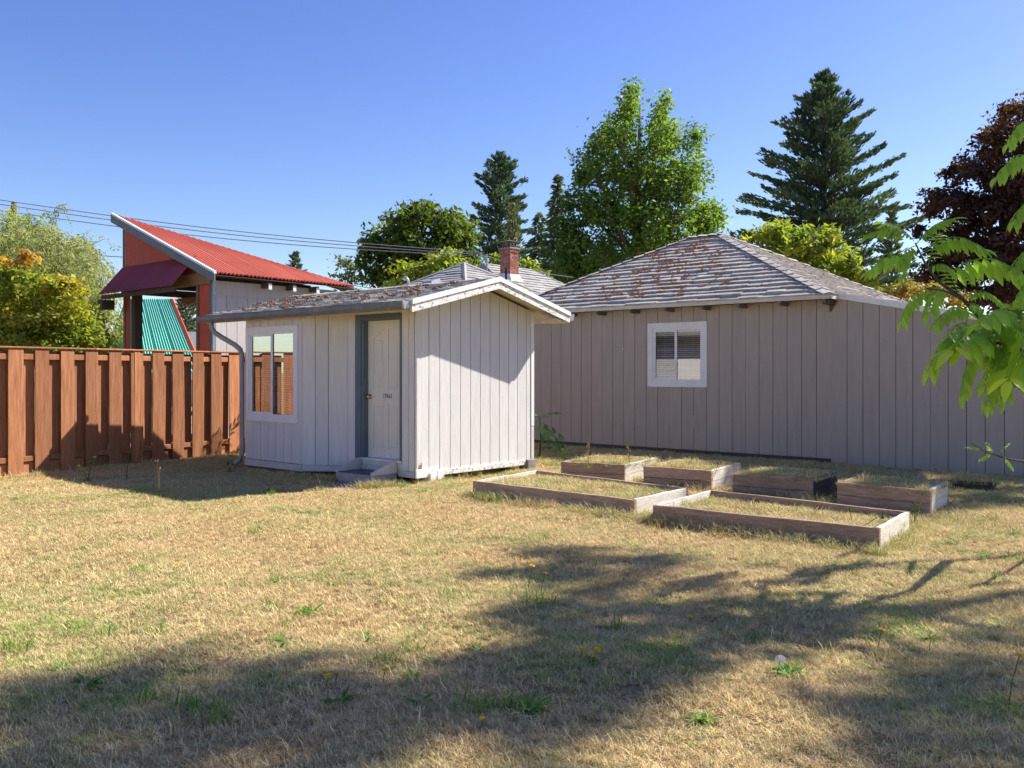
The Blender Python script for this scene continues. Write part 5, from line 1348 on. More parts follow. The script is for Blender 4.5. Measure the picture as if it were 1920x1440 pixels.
def L(x0, y0, x1, y1, var, d0=0, d1=0, roll=0): place_leaf(wal, at(x0, y0, bY+d0), at(x1, y1, bY+d1), var, roll)
for a in ((1714,452,1652,416,1,0,-.1), (1710,448,1622,440,0,0,.15), (1718,458,1792,408,1,0,.1), (1728,474,1848,466,2,0,0), (1728,500,1628,508,2,0,-.1),
          (1735,505,1795,520,4,0,-.2), (1762,530,1925,516,2,0,.1), (1758,538,1688,600,0,0,-.1), (1800,558,1878,572,4,0,-.2), (1800,560,1772,500,3,0,.2),
          (1828,588,1752,606,0,0,-.2), (1822,625,1738,694,0,-.1,-.3), (1840,640,1770,640,4,0,-.3), (1850,650,1803,738,2,-.2,-.4), (1874,640,1882,748,1,-.1,-.3),
          (1860,620,1800,660,1,0,-.4), (1885,640,1840,600,3,0,.2), (1900,650,1925,600,1,0,.2), (1900,650,1930,720,0,0,-.2), (1880,690,1850,760,0,-.2,-.4), (1872,715,1925,745,4,-.3,-.4),
          (1930,640,1880,570,4,0,.1), (1925,560,1895,600,3,0,.1), (1955,600,1905,570,2,.1,.1), (1850,610,1905,640,1,0,-.3), (1835,600,1790,575,3,0,.3),
          (1960,240,1888,268,2,.2,0), (1960,310,1868,330,2,.2,0), (1960,380,1898,415,0,.2,0), (1965,470,1895,505,0,.2,0), (1965,530,1905,560,2,.2,0),
          (1720,460,1690,520,4,0,-.1), (1740,500,1760,440,3,0,.2), (1765,530,1740,590,1,0,-.2), (1810,570,1850,600,2,0,-.2), (1890,650,1860,690,0,-.1,-.3), (1900,655,1870,735,2,-.2,-.3)): L(*a)
for a in ((1840,842,1812,838,3), (1858,850,1838,862,3), (1870,852,1890,832,3), (1880,858,1900,880,1), (1862,850,1850,830,3)):
    o = place_leaf(wal, at(a[0],a[1],6.8), at(a[2],a[3],6.75), a[4])
for k in range(24):
    x0, y0 = rl.uniform(1830, 1925), rl.uniform(590, 700); a_ = rl.uniform(-2.6, 2.6)
    L(x0, y0, x0+math.sin(a_)*rl.uniform(50, 85), y0+rl.uniform(-25, 70), rl.randint(0, 4), rl.uniform(-.3, .3), rl.uniform(-.6, .4))
# the rest of the crown, beyond the frame, that shades the lawn
for i in range(70):
    while True:
        a_ = rl.uniform(0, 6.283); r_ = 1.3*math.sqrt(rl.random()); h = rl.uniform(3.2, 5.4)
        p = WB+Vector((math.cos(a_)*r_, math.sin(a_)*r_, h))+Vector((.1, .1, 0))
        if p.x/p.y > .66 or (p.z-CAMZ)/p.y > .50: break
    d_ = Vector((math.cos(a_+rl.gauss(0, .6)), math.sin(a_+rl.gauss(0, .6)), rl.uniform(-.5, .1)))*rl.uniform(.32, .5)
    q = p+d_
    if q.x/q.y < .62 and (q.z-CAMZ)/q.y < .46: continue
    place_leaf(wal, p, q, rl.randint(0, 4))
for k in range(9):
    a_ = k*.7; e = WB+Vector((math.cos(a_)*1.3+.1, math.sin(a_)*1.3, 3.0+.25*k))
    if e.x/e.y < .66 and (e.z-CAMZ)/e.y < .50: continue
    MB().tube([Vector((.02,.02,1.9+.2*k)), (e-WB)*.5+Vector((0,0,1.3)), e-WB], [.025,.017,.006], 5).build('branch', M['bark'], wal, True)

# --- trees beyond the right edge whose shade falls on the lawn and the beds
def shade(px, py, h, r, rz=None, z=0.0):
    """blob at height h whose shadow lands where the picture point (px, py) of the lawn is"""
    g = gp(px, py, z); k = (h-z)/math.tan(SUN_EL)
    return (g.x+math.sin(SUN_AZ)*k, g.y+math.cos(SUN_AZ)*k, h, r, r, rz or r*.8)
SH = [shade(40,1330,21.3,0.93), shade(230,1345,19.8,0.88), shade(430,1330,18.6,0.78), shade(620,1340,17.5,0.83), shade(800,1290,16.3,0.69), shade(960,1280,15.2,0.69), shade(350,1440,19.4,0.98), shade(700,1440,17.1,0.78), shade(1150,1250,14.1,0.54), shade(960,1075,15.2,0.44), shade(1060,1050,14.8,0.49), shade(1180,1060,14.4,0.54), shade(1150,1130,14.2,0.54), shade(1250,1070,13.9,0.54), shade(1230,1150,13.7,0.49), shade(1060,1140,14.8,0.44), shade(1150,1195,14.1,0.44)]
broadleaf('shade_tree', 'tall tree just beyond the right edge that shades the near lawn', 'tree', (16.4, 11.2, 0), SH, M['lf_maple'], .15, .40, .17, cl=.36, leaves_per=40, limbs=10)
SH2 = [shade(1880,1240,14.4,0.64), shade(1730,1290,13.3,0.49), shade(1850,1340,14.1,0.73), shade(1720,1410,13.3,0.54)]
broadleaf('shade_tree', 'second tree beyond the right edge that shades the near right corner', 'tree', (18.0, 11.6, 0), SH2, M['lf_maple'], .15, .55, .15, cl=.36, leaves_per=40, limbs=8)
SH3 = [shade(1480,892,14.2,0.69,None,.25), shade(1660,905,14.8,0.78,None,.25), shade(1560,890,14.4,0.69,None,.25), shade(1720,920,15.0,0.59,None,.2), shade(1850,925,15.6,0.88), shade(1790,945,15.2,0.59), shade(1960,935,16.1,0.98), shade(1400,872,14.1,0.49,None,.25), shade(1380,950,14.1,0.44), shade(1300,940,13.7,0.39), shade(1500,925,14.4,0.49)]
broadleaf('shade_tree', 'third tree beyond the right edge that shades the back row of beds', 'tree', (20.5, 17.5, 0), SH3, M['lf_maple'], .15, .65, .25, cl=.36, leaves_per=40, limbs=8)

# --- saplings behind the shed
def sapling(label, base, fr, scale, mat):
    e = empty('sapling', base, 0, label, 'plant')
    rs_ = random.Random(int(base[0]*100)); H = max(p[2] for p in fr)
    MB().tube([(0,0,-.02), (.02,.01,H*.5), (0,0,H)], [.02, .015, .006], 6).build('stem', M['bark'], e, True)
    for (x, y, z, dx, dy, dz) in fr:
        o = bpy.data.objects.new('leaf', mat[rs_.randint(0, len(mat)-1)]); col.objects.link(o); o.parent = e
        d_ = Vector((dx, dy, dz)); Lg = d_.length; xx = d_.normalized(); yy = Vector((0,0,1)).cross(xx).normalized(); zz = xx.cross(yy)
        o.matrix_local = Matrix.Translation((x, y, z)) @ Matrix((xx, yy, zz)).transposed().to_4x4() @ Matrix.Scale(Lg, 4)
    return e
def sap_mesh(seed, pairs, LL, WW):
    me = compound(seed, pairs, .35, LL, WW, .12); me.materials.clear(); me.materials.append(M['lf_sapling']); return me
SAP = [sap_mesh(31, 3, .40, .20), sap_mesh(32, 3, .38, .20)]
sapling('green leafy sapling in the gap between shed and garage', (.52, 17.0, 0), [(0,0,.72,.30,-.15,.10), (0,0,.62,.38,-.1,-.22), (0,0,.5,.42,.0,-.28), (0,0,.7,-.2,-.3,.1), (0,0,.55,.12,-.40,-.1), (0,0,.35,.3,-.3,-.12), (0,0,.15,.30,-.2,.0)], 1, SAP)
FRN = [compound(41, 9, .25, .22, .055, .25), compound(42, 10, .2, .20, .05, .3)]
for m_ in FRN: m_.materials.clear(); m_.materials.append(M['lf_sapling'])
fr = []
rs_ = random.Random(6)
for k in range(22):
    a_ = rs_.uniform(0, 6.28); fr.append((rs_.uniform(-.3,.3), rs_.uniform(-.2,.2), rs_.uniform(1.0, 2.3), math.cos(a_)*.7, math.sin(a_)*.7, rs_.uniform(-.25,.25)))
sapling('ferny sapling hidden behind the shed that shades the fence end', (-3.3, 18.15, 0), fr, 1, FRN)

# ================================================================== LAWN GRASS
def clump(seed, nb, rad, h, lean, w, grn=0.0):
    rs = np.random.default_rng(seed)
    a = rs.uniform(0, 2*np.pi, nb); r = rad*np.sqrt(rs.uniform(0, 1, nb))
    b = np.stack([r*np.cos(a), r*np.sin(a), np.full(nb, -.006)], 1)
    az = rs.uniform(0, 2*np.pi, nb); ln = np.clip(rs.normal(lean, .35, nb), .05, 1.45); L = h*rs.uniform(.5, 1.35, nb)
    d = np.stack([np.cos(az)*np.sin(ln), np.sin(az)*np.sin(ln), np.cos(ln)], 1)
    sd = np.stack([-np.sin(az), np.cos(az), np.zeros(nb)], 1)*(w*rs.uniform(.6, 1.3, nb))[:, None]
    m = b+d*(L*.55)[:, None]; d2 = d*.8+np.stack([np.cos(az)*.5, np.sin(az)*.5, np.full(nb, -.25)], 1); t = m+d2*(L*.5)[:, None]
    V = np.stack([b-sd, b+sd, m+sd*.8, m-sd*.8, t], 1).reshape(-1, 3)
    k = np.arange(nb)*5
    F = [(i, i+1, i+2, i+3) for i in k]+[(i+3, i+2, i+4) for i in k]
    me = bpy.data.meshes.new('grass_clump'); me.from_pydata([tuple(v) for v in V], [], F)
    tn = np.repeat(np.clip(rs.uniform(0, 1, nb)*.85+grn, 0, 1.4), 5)
    at_ = me.attributes.new('tint', 'FLOAT', 'POINT'); at_.data.foreach_set('value', tn.astype(np.float32))
    me.materials.append(M['grass']); me.update(); return me
src = bpy.data.collections.new('grass_sources')
def src_obj(nm, me):
    o = bpy.data.objects.new(nm, me); src.objects.link(o); return o
specs = [(1,46,.085,.045,.95,.0016,0), (2,46,.085,.050,.8,.0015,0), (3,50,.09,.040,1.15,.0016,0), (4,44,.08,.055,.7,.0015,.0), (5,46,.085,.045,.9,.0017,.18), (6,40,.08,.060,.65,.0018,.34)]
for s_ in specs: src_obj('grass_clump', clump(*s_))
def scatter(name, P, rot, sc, idx, label=None, parent=None, srcc=src):
    me = bpy.data.meshes.new(name); me.vertices.add(len(P)); me.vertices.foreach_set('co', np.asarray(P, np.float32).ravel())
    for nm, arr, ty in (('rot', rot, 'FLOAT_VECTOR'), ('scl', sc, 'FLOAT'), ('idx', idx, 'INT')):
        a = me.attributes.new(nm, ty, 'POINT')
        if ty == 'FLOAT_VECTOR': a.data.foreach_set('vector', np.asarray(rot, np.float32).ravel())
        else: a.data.foreach_set('value', np.asarray(arr, np.int32 if ty == 'INT' else np.float32))
    o = bpy.data.objects.new(name, me); col.objects.link(o)
    if parent: o.parent = parent
    ng = bpy.data.node_groups.new(name+'_nodes', 'GeometryNodeTree')
    ng.interface.new_socket('Geometry', in_out='INPUT', socket_type='NodeSocketGeometry'); ng.interface.new_socket('Geometry', in_out='OUTPUT', socket_type='NodeSocketGeometry')
    gi = ng.nodes.new('NodeGroupInput'); go = ng.nodes.new('NodeGroupOutput')
    ip = ng.nodes.new('GeometryNodeInstanceOnPoints'); ci = ng.nodes.new('GeometryNodeCollectionInfo'); ci.inputs[0].default_value = srcc
    ci.inputs['Separate Children'].default_value = True; ci.inputs['Reset Children'].default_value = True
    def na(nm, ty):
        n = ng.nodes.new('GeometryNodeInputNamedAttribute'); n.data_type = ty; n.inputs[0].default_value = nm
        return [s for s in n.outputs if s.enabled][0]
    ng.links.new(gi.outputs[0], ip.inputs['Points']); ng.links.new(ci.outputs[0], ip.inputs['Instance'])
    ip.inputs['Pick Instance'].default_value = True
    ng.links.new(na('idx', 'INT'), ip.inputs['Instance Index']); ng.links.new(na('scl', 'FLOAT'), ip.inputs['Scale'])
    e2r = ng.nodes.new('FunctionNodeEulerToRotation'); ng.links.new(na('rot', 'FLOAT_VECTOR'), e2r.inputs[0]); ng.links.new(e2r.outputs[0], ip.inputs['Rotation'])
    ng.links.new(ip.outputs[0], go.inputs[0])
    md = o.modifiers.new('scatter', 'NODES'); md.node_group = ng
    if label: tag(o, label, None, None, 'stuff')
    else: tag(o, kind='stuff')
    return o
def inside(P, poly):
    x, y = P[:, 0], P[:, 1]; c = np.ones(len(P), bool)
    for i in range(len(poly)):
        a, b = poly[i], poly[(i+1) % len(poly)]
        c &= ((b[0]-a[0])*(y-a[1])-(b[1]-a[1])*(x-a[0])) >= 0
    return c
fn_ = np.array([FD.y, -FD.x]); gdir = np.array([EX.x, EX.y]); gdy = np.array([EY.x, EY.y])
PADP = [(p.x, p.y) for p in [gp(604, 913), gp(652, 918), gp(704, 911), gp(650, 904)]]
def free(P, m):
    """lawn points at least m away from fence, buildings, step and beds"""
    ok = ((P-np.array([F0.x, F0.y]))@fn_) > .06+m
    ok &= ~((P-np.array([G0.x, G0.y]))@gdy > -.06-m)
    l_ = (P-np.array([K0.x, K0.y])); lx, ly = l_@gdir, l_@gdy
    ok &= ~((lx > -4.4-m) & (lx < -.12+m) & (ly > -.02-m) & (ly < 2.7+m))
    ok &= ~((lx > -3.5-m) & (lx < -1.9+m) & (ly > -.25-m) & (ly < 0.1))
    ok &= ~((lx > -1.55-m) & (lx < -.33+m) & (ly > -.60-m) & (ly < 0.1))
    for poly, k in [(PADP, 0.0)]+[([(p.x, p.y) for p in b['P']], .04) for b in BEDS]:
        c_ = np.mean(np.array(poly), 0); q_ = np.array(poly)-c_; r_ = np.linalg.norm(q_, axis=1).mean()
        ok &= ~inside(P, [tuple(x) for x in c_+q_*(1+(m*1.5+k)/r_)])
    return ok
def green_share(P):
    gn = np.sin(P[:, 0]*1.3+.5)+np.sin(P[:, 1]*1.1+2)+np.sin(P[:, 0]*3.3-P[:, 1]*2.7)*.7
    fd = ((P-np.array([F0.x, F0.y]))@fn_)
    return (gn > 1.1) | ((fd < 2.2) & (P[:, 1] > 14.3)) | (rng.uniform(0, 1, len(P)) < .10)
# open lawn: dense round patches of sward
def patch(seed, nb, rad, h, w, grn):
    rs = np.random.default_rng(seed)
    a = rs.uniform(0, 2*np.pi, nb); r = rad*rs.uniform(0, 1, nb)**.58
    bx, by = r*np.cos(a), r*np.sin(a)
    ph = rs.uniform(0, 6.28, 6)
    tuf = np.sin(bx*31+ph[0])*np.sin(by*29+ph[1])+.7*np.sin(bx*57+by*23+ph[2])*np.sin(by*61-bx*17+ph[3])
    hh = h*(1+.55*tuf)*rs.uniform(.55, 1.35, nb); hh = np.clip(hh, .012, None)
    az = rs.uniform(0, 2*np.pi, nb)+.8*np.sin(bx*19+ph[4])+.8*np.cos(by*21+ph[5]); ln = np.clip(rs.normal(1.0-.22*tuf, .33, nb), .05, 1.5)
    b = np.stack([bx, by, np.full(nb, -.008)], 1)
    d = np.stack([np.cos(az)*np.sin(ln), np.sin(az)*np.sin(ln), np.cos(ln)], 1)
    sd = np.stack([-np.sin(az), np.cos(az), np.zeros(nb)], 1)*(w*rs.uniform(.6, 1.4, nb))[:, None]
    m = b+d*(hh*.55)[:, None]; d2 = d*.8+np.stack([np.cos(az)*.5, np.sin(az)*.5, np.full(nb, -.25)], 1); t = m+d2*(hh*.5)[:, None]
    V = np.stack([b-sd, b+sd, m+sd*.8, m-sd*.8, t], 1).reshape(-1, 3)
    k = np.arange(nb)*5
    F = np.concatenate([np.stack([k, k+1, k+2], 1), np.stack([k, k+2, k+3], 1), np.stack([k+3, k+2, k+4], 1)])
    tn = np.repeat(np.clip(rs.uniform(0, 1, nb)*.88+grn*np.clip(.5+tuf, 0, 1.5), 0, 1.4), 5)
    me = npmesh('sward_patch', V, F, tint=tn); me.materials.append(M['grass']); return me
src3 = bpy.data.collections.new('sward_sources')
for s_, g_ in ((71, 0), (72, 0), (73, .05), (74, .0), (75, .16), (76, .30)):
    o = bpy.data.objects.new('sward_patch', patch(s_, 3800, .30, .037, .0016, g_)); src3.objects.link(o)
N1 = 4200
Yv = 3.0+(20-3.0)*rng.uniform(0, 1, N1)**.8; Xv = rng.uniform(-.68, .70, N1)*(Yv+.8)
P = np.stack([Xv, Yv], 1); P = P[free(P, .30)]; n = len(P)
gs = green_share(P)
idx = np.where(gs & (rng.uniform(0, 1, n) < .6), rng.integers(4, 6, n), rng.integers(0, 4, n))
scatter('lawn_grass', np.column_stack([P, gz(P[:, 0], P[:, 1])]), np.column_stack([np.zeros(n), np.zeros(n), rng.uniform(0, 6.28, n)]), rng.uniform(.85, 1.15, n), idx, 'dry straw coloured lawn with scattered green blades', None, src3)
print('sward patches', n)
# near walls, fence and beds: small clumps that keep clear of them; also loose tufts all over
N0 = 150000
Yv = 3.0+(21-3.0)*rng.uniform(0, 1, N0)**.85; Xv = rng.uniform(-.66, .68, N0)*(Yv+.8)
P = np.stack([Xv, Yv], 1)
inn = free(P, .36)
P = P[free(P, .0) & (~inn | (rng.uniform(0, 1, N0) < .07))]; n = len(P)
P = P[rng.uniform(0, 1, n) < .75]; n = len(P)
gs = green_share(P)
idx = np.where(gs & (rng.uniform(0, 1, n) < .5), rng.integers(4, 6, n), rng.integers(0, 4, n))
sc = rng.uniform(.5, 1.1, n)*np.where(rng.uniform(0, 1, n) < .15, 1.7, 1.0)
scatter('border_grass', np.column_stack([P, gz(P[:, 0], P[:, 1])]), np.column_stack([rng.normal(0, .12, n), rng.normal(0, .12, n), rng.uniform(0, 6.28, n)]), sc, idx, 'short dry grass close to the walls, beds and fence')
print('grass clumps', n)
for b in BEDS:
    m = 1500 if b['P'][0].y < 12 else 900
    u, v = rng.uniform(.02, .98, m), rng.uniform(.02, .98, m)
    q = [np.array(p-b['e'].location) for p in b['P']]
    pp = (q[0][None]*(1-u)[:, None]+q[1][None]*u[:, None])*(1-v)[:, None]+(q[3][None]*(1-u)[:, None]+q[2][None]*u[:, None])*v[:, None]
    pp[:, 2] = b['z']
    scatter('bed_grass', pp, np.column_stack([rng.normal(0, .15, m), rng.normal(0, .15, m), rng.uniform(0, 6.28, m)]), rng.uniform(.6, 1.25, m), rng.choice([0,1,2,3,3,4,5], m), None, b['e'])

# ================================================================== WEEDS, STALKS, FLOWERS
def tuft(seed, nb, h, w, lean, mat, rad=.03):
    me = clump(seed, nb, rad, h, lean, w, 0); me.materials.clear(); me.materials.append(mat); return me
def rosette(seed, n, Lm, Wm):
    rr_ = random.Random(seed); mb = MB(); tn = []
    for i in range(n):
        a_ = 6.283*i/n+rr_.uniform(-.4, .4); el = rr_.uniform(.15, .85)
        d_ = Vector((math.cos(a_)*math.cos(el), math.sin(a_)*math.cos(el), math.sin(el)))
        leaflet(mb, tn, Vector((0, 0, 0)), d_, Vector((0, 0, 1)), Lm*rr_.uniform(.6, 1.3), Wm*rr_.uniform(.7, 1.2), rr_.uniform(.2, .6), rr_.uniform(.2, .9))
    me = bpy.data.meshes.new('weed'); me.from_pydata(mb.v, [], mb.f); a = me.attributes.new('tint', 'FLOAT', 'POINT'); a.data.foreach_set('value', tn); me.materials.append(M['lf_weed']); me.update(); return me
ROS = [rosette(s, 30, .075, .017) for s in (1, 2, 3)]
TUF = [tuft(s, 60, .085, .0026, .7, M['lf_weed'], .075) for s in (51, 52, 53)]
def put(name, me, px, py, s=1.0, label=None, cat=None, group=None, z=0.0, rz=None):
    g = gp(px, py, z); o = bpy.data.objects.new(name, me); col.objects.link(o)
    o.location = (g.x, g.y, z+(float(gz(g.x, g.y)) if z == 0 else 0)); o.rotation_euler = (0, 0, random.uniform(0, 6.28) if rz is None else rz); o.scale = (s, s, s)
    return tag(o, label, cat, group)
WSET = {}
WG = 'small green weeds scattered in the lawn'; WLab = 'small green weed rosette growing in the dry lawn'
for i, (x, y, s) in enumerate(((520,1090,1),(505,1140,1),(575,1150,1),(480,998,1),(600,1085,.9),(560,1086,.9),(435,1035,.8),(150,1030,.9),(100,1015,.9),(110,1125,.9),(300,1180,1.2),(195,1190,1),(140,1188,1),(35,1218,1.2),(360,1250,1),(535,1200,1.3),(585,1150,1.2),(630,1150,.8),
        (690,1195,1),(1020,1010,.9),(820,1040,.9),(780,1215,1),(720,1235,1.1),(1290,1075,.9),(1435,1190,1.2),(1560,1075,.8),(1420,1195,1),(1740,1195,1),(1660,1185,1.1),(1490,1265,1),(1870,1085,1.1),(1900,1045,1.2),(1820,1050,1),(1745,1090,.9),(1845,1040,1.1),(1790,1020,1),(1900,1000,1.3),(950,1320,1.2),(410,1340,1.3),(360,1320,1.2),(880,1330,1.2),(1310,1350,1.2),(1100,1250,1),(1230,1130,1.1),(1330,1160,1),(640,1310,1.2),(1150,1180,1),(1270,1220,1),(730,1100,.8),(640,1060,.8),(250,1060,.8),(870,960,.7),(1050,945,.7),(700,980,.7),(103,1009,.7),(85,1047,.8),(60,1059,.7),(195,1024,.8),(280,1109,.8),(195,1176,.8),(170,1206,.9),(117,1257,.9),(421,1018,.7),(499,1054,.8),(623,1094,.8),(545,1170,.8),(276,1307,1),(581,983,.6),(290,1002,.7),(810,1237,.9),(773,1267,.9),(787,1317,1),(897,1213,.9),(1620,1143,.9),(1743,1123,.8),(1293,1263,.9),(1890,1320,1),(1173,1013,.8),(1200,1025,.8))):
    kind_ = (i*5+i//3) % 6; form = 'flat leafy green weed' if kind_ < 3 else 'grassy green tuft'
    if y > 1225 or (x < 700 and y > 1240): place = 'in the near shade at the bottom left' if x < 700 else ('in the near shade at the bottom centre' if x < 1250 else 'in the near shade at the bottom right')
    elif x > 1400: place = 'before the right end of the beds' if y < 1110 else 'in the patchy light at the right'
    elif x > 1080: place = 'in the tree shade right of the middle'
    elif y < 1000: place = 'in the sunny lawn just before the shed'
    elif x < 270: place = 'in the sunny lawn at the far left'
    elif x < 560: place = 'in the sunny lawn below the fence corner'
    else: place = 'in the sunny middle of the lawn'
    WSET.setdefault(form+' '+place, []).append(put('lawn_weed', (ROS+TUF)[kind_], x, y, s*1.05, form+' '+place, 'weed', WG))
for lb, os_ in WSET.items():
    if len(os_) > 1:
        os_.sort(key=lambda o: o.location.x/o.location.y)
        words = ['leftmost', 'second', 'third', 'fourth', 'fifth', 'sixth', 'seventh', 'eighth', 'ninth', 'tenth', 'eleventh', 'twelfth', 'thirteenth', 'fourteenth']
        for k, o in enumerate(os_):
            o['label'] = ('leftmost ' if k == 0 else ('rightmost ' if k == len(os_)-1 else words[k]+' from left '))+lb
put('weed_tuft', rosette(9, 60, .10, .018), 160, 1285, 1.15, 'large dark green weed tuft at the near left edge of the shade', 'weed')
put('weed_tuft', rosette(10, 56, .10, .020), 990, 1328, 1.15, 'bright green broad weed at the bottom centre', 'weed')
put('weed_tuft', TUF[1], 1008, 1135, 1.6, 'upright green weed tuft right of the sunny patch', 'weed')
put('weed_tuft', rosette(12, 12, .12, .05), 1480, 1270, 1.0, 'leafy weed beside the dandelion clock', 'weed')
# yellow flowers
def dandelion_flower():
    mb = MB(); rr_ = random.Random(2)
    for ring, (r0, h, n) in enumerate(((.020, .004, 14), (.015, .008, 12), (.009, .011, 8))):
        for k in range(n):
            a_ = 6.283*k/n+ring*.2; c_, s_ = math.cos(a_), math.sin(a_); w = .0045
            mb.add([(c_*.002, s_*.002, h*.5), (c_*r0*.6-s_*w, s_*r0*.6+c_*w, h), (c_*r0, s_*r0, h+rr_.uniform(0, .003)), (c_*r0*.6+s_*w, s_*r0*.6-c_*w, h)], [(0,1,2,3)])
    me = bpy.data.meshes.new('flower'); me.from_pydata(mb.v, [], mb.f); me.materials.append(M['petal']); me.update(); return me
DF = dandelion_flower()
def stem_mesh(h, lean, r=.0022):
    mb = MB().tube([(0,0,0), (lean*.3,0,h*.5), (lean,0,h)], r, 5); me = bpy.data.meshes.new('stem'); me.from_pydata(mb.v, [], mb.f); me.materials.append(M['lf_weed']); me.update(); return me
STM = [(h, l, stem_mesh(h, l)) for h, l in ((.06, .01), (.10, .02), (.16, .03), (.24, .05))]
def dandelion(px, py, k, label='small yellow dandelion flower standing in the shaded lawn', group='yellow dandelions in the lawn', z=0.0):
    h, l, me = STM[k]; g = gp(px, py, h+z); e = empty('dandelion', (g.x, g.y, z), 0, label, 'flower', group)
    s = bpy.data.objects.new('stem', me); col.objects.link(s); s.parent = e; s.location = (-l, 0, 0)
    f = bpy.data.objects.new('flower', DF); col.objects.link(f); f.parent = e; f.location = (0, 0, h); f.rotation_euler = (random.uniform(-.5, .3), random.uniform(-.3, .3), 0); f.scale = (1.15, 1.15, 1.15)
for x, y, k, lb in ((615,1269,0,'left one of a close pair of yellow dandelions in the near shade'),(632,1265,0,'right one of a close pair of yellow dandelions in the near shade'),(722,1258,0,'single yellow dandelion right of the close pair in the near shade'),
        (1092,1219,1,'tallest of three yellow dandelions close together in the shaded middle'),(1119,1219,0,'rightmost of three yellow dandelions close together in the shaded middle'),(1108,1231,0,'nearest of three yellow dandelions close together in the shaded middle'),
        (977,1043,0,'yellow dandelion at the left tip of the tree shade'),(998,1062,2,'long stemmed yellow dandelion standing up from the green weed tuft'),(1070,1043,0,'yellow dandelion in tree shade right of the long stemmed ones'),(1119,1052,0,'yellow dandelion furthest right along the upper edge of tree shade'),
        (1294,1158,0,'lone yellow dandelion in tree shade right of the middle'),(1022,1076,2,'second long stemmed dandelion right beside the green weed tuft'),(1653,1182,1,'yellow dandelion left of two in the patchy light at the right'),(1746,1199,0,'yellow dandelion right of two in the patchy light at the right'),(1000,1033,0,'yellow dandelion at the sunny edge above the tree shade')): dandelion(x, y, k, lb)
dandelion(1911, 1231, 3, 'tall yellow dandelion on a thin stem at the right edge', None)
dandelion(904, 1350, 0, 'yellow dandelion low at the bottom centre of the lawn', None)
dandelion(332, 1059, 0, 'yellow flower in the sunny lawn left of the middle', None)
# dandelion clock
g = gp(1463, 1238, .12); dc = empty('dandelion_clock', (g.x, g.y, 0), 0, 'round white dandelion seed head in the near lawn', 'flower')
st = bpy.data.objects.new('stem', stem_mesh(.12, .02)); col.objects.link(st); st.parent = dc; st.location = (-.02, 0, 0)
fb_ = MB(); rr = random.Random(8)
for k in range(110):
    z_ = 1-2*(k+.5)/110; a_ = k*2.39996; r_ = math.sqrt(1-z_*z_); d_ = Vector((r_*math.cos(a_), r_*math.sin(a_), z_)); t_ = d_.cross(Vector((.3,.5,.8))).normalized(); u_ = d_.cross(t_)
    c_ = d_*.024
    for j in range(5):
        an = j*1.2566; e_ = t_*math.cos(an)+u_*math.sin(an); p_ = t_*math.cos(an+.3)+u_*math.sin(an+.3)
        fb_.add([c_, c_+e_*.005+d_*.002, c_+p_*.005+d_*.002], [(0,1,2)])
    fb_.add([d_*.003, c_+t_*.0004, c_-t_*.0004], [(0,1,2)])
sh = fb_.build('seed_head', M['fluff'], dc, fix=False); sh.location = (0, 0, .12)
DRY = tuft(81, 90, .20, .0022, .75, M['lf_dry'], .09)
put('dead_grass_tuft', DRY, 1238, 982, 1.0, 'brown dead grass tuft at the gap between the two front beds', 'weed')
put('dead_grass_tuft', tuft(82, 50, .14, .002, .6, M['lf_dry'], .06), 784, 908, 1.0, 'dry brown tuft under the near shed corner', 'weed')
put('white_daisy_weed', rosette(15, 20, .07, .016), 690, 917, 1.0, 'low leafy weed beside the concrete step', 'weed')
# tall stalks by the fence and beds
def stalk(px, py, h, label, dry=False, head='bud', z=0.0, lean=.03, n=3):
    g = gp(px, py, z); e = empty('wild_stalk', (g.x, g.y, z), 0, label, 'stalk')
    rr_ = random.Random(int(px*7+py)); mt = M['lf_dry'] if dry else M['lf_weed']
    for k in range(n):
        hh = h*rr_.uniform(.6, 1.0) if k else h; a_ = rr_.uniform(0, 6.28); l_ = lean*rr_.uniform(.5, 2.5)
        p = [(0, 0, 0), (math.cos(a_)*l_*.4, math.sin(a_)*l_*.4, hh*.55), (math.cos(a_)*l_, math.sin(a_)*l_, hh)]
        MB().tube(p, [.0045, .0035, .0025], 5).build('stem', mt, e)
        hm = MB(); tp = Vector(p[2])
        for j in range(9 if head == 'seed' else 4):
            c_ = tp+Vector((rr_.gauss(0, .010), rr_.gauss(0, .010), -rr_.random()*(.16*h/.4 if head == 'seed' else .03)))
            s_ = .011
            hm.add([c_+Vector((-s_,0,0)), c_+Vector((0,-s_,0)), c_+Vector((s_,0,0)), c_+Vector((0,s_,0)), c_+Vector((0,0,s_*1.8)), c_-Vector((0,0,s_))], [(0,1,4),(1,2,4),(2,3,4),(3,0,4),(1,0,5),(2,1,5),(3,2,5),(0,3,5)])
        hm.build('seed_head', mt if head == 'bud' else M['lf_dry'], e)
    lf = bpy.data.objects.new('leaves', TUF[rr_.randint(0, 2)]); col.objects.link(lf); lf.parent = e; lf.scale = (.8, .8, .9)
stalk(298, 930, .46, 'pair of tall dry flower stalks in the shade before the fence', True, 'bud', n=2)
stalk(238, 900, .40, 'tall green stalk with pale bud before the fence', False, 'bud')
stalk(165, 902, .36, 'bent green stalk at the fence foot, leftmost of the tall stalks', False, 'bud', lean=.09)
stalk(1103, 876, .36, 'reddish dry dock stalk in the leftmost back bed', True, 'seed', z=.22, n=2)
stalk(1180, 872, .40, 'thin dry seed stalk at the right end of the leftmost back bed', True, 'seed', z=.22, n=2)
stalk(1060, 868, .22, 'small green seeding weed at the left end of the leftmost back bed', False, 'bud', z=.22)
stalk(602, 918, .20, 'green weed stalk by the paving slab before the bay window', False, 'bud', n=2)
stalk(510, 925, .18, 'short stalk in the shade left of the paving slab', False, 'bud', n=1)
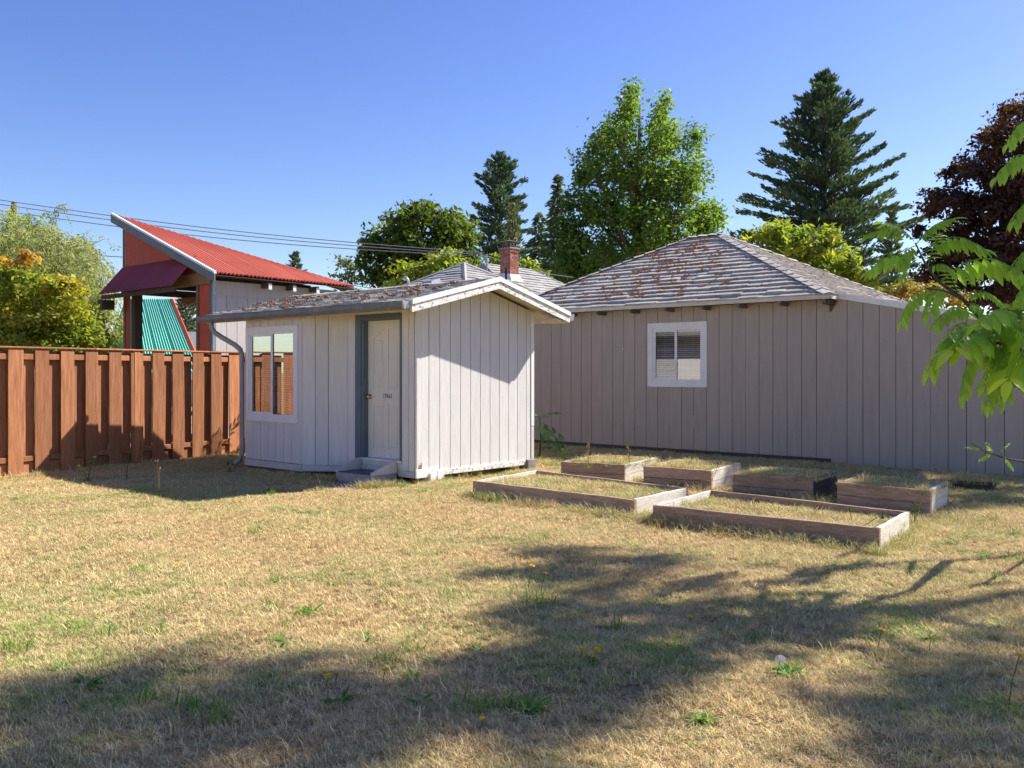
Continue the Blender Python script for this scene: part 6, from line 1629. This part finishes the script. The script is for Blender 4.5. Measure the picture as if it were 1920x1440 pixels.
stalk(1715, 985, .30, 'green stalks leaning at the right end of the long low bed', False, 'bud', lean=.12)
stalk(1600, 1010, .30, 'arching stalk before the long low bed', False, 'bud', lean=.16, n=2)
stalk(430, 885, .16, 'pale flowering weed by the downspout', False, 'bud', n=3)
# ragged grass along edges: one mass
pts_e = []
def edge_pts(a, b, n, w, z=0.0):
    for _ in range(n):
        t = rng.uniform(); p = a.lerp(b, t); pts_e.append((p.x+rng.normal(0, w), p.y+rng.normal(0, w), z))
edge_pts(gp(880,930), gp(1190,975), 120, .05); edge_pts(gp(1195,972), gp(1240,985), 70, .08); edge_pts(gp(1235,985), gp(1650,1042), 120, .05); edge_pts(gp(1655,1040), gp(1715,985), 60, .07)
edge_pts(gp(790,908), gp(985,873), 110, .08); edge_pts(gp(0,900), gp(440,856), 110, .06); edge_pts(gp(1010,868), gp(1050,875), 50, .10); edge_pts(gp(1050,850), gp(1560,880), 110, .12); edge_pts(gp(1570,885), gp(1915,915), 110, .12)
edge_pts(gp(1750,975), gp(1920,985), 60, .25); edge_pts(gp(1180,900), gp(1340,925), 60, .08); edge_pts(gp(1340,920), gp(1530,945), 60, .08); edge_pts(gp(660,916), gp(770,912), 50, .05); edge_pts(gp(470,892), gp(640,900), 50, .10)
for b in BEDS:                                  # straggling dry grass inside the bed rims
    q = b['P']
    edge_pts(Vector((q[0].x, q[0].y, 0)).lerp(Vector((q[3].x, q[3].y, 0)), .12), Vector((q[1].x, q[1].y, 0)).lerp(Vector((q[2].x, q[2].y, 0)), .12), 34, .04, b['z'])
    edge_pts(Vector((q[0].x, q[0].y, 0)).lerp(Vector((q[3].x, q[3].y, 0)), .6), Vector((q[1].x, q[1].y, 0)).lerp(Vector((q[2].x, q[2].y, 0)), .6), 26, .12, b['z'])
src2 = bpy.data.collections.new('edge_sources')
for s_, g_ in ((61, 0), (62, .2), (63, .5)):
    o = bpy.data.objects.new('edge_clump', clump(s_, 30, .06, .13, .5, .0022, g_)); src2.objects.link(o)
pe = np.array(pts_e); ne = len(pe)
scatter('edge_grass', pe, np.column_stack([rng.normal(0, .15, ne), rng.normal(0, .15, ne), rng.uniform(0, 6.28, ne)]), rng.uniform(.5, 1.2, ne), rng.integers(0, 3, ne), 'longer uncut grass along the fence, shed and bed edges', None, src2)
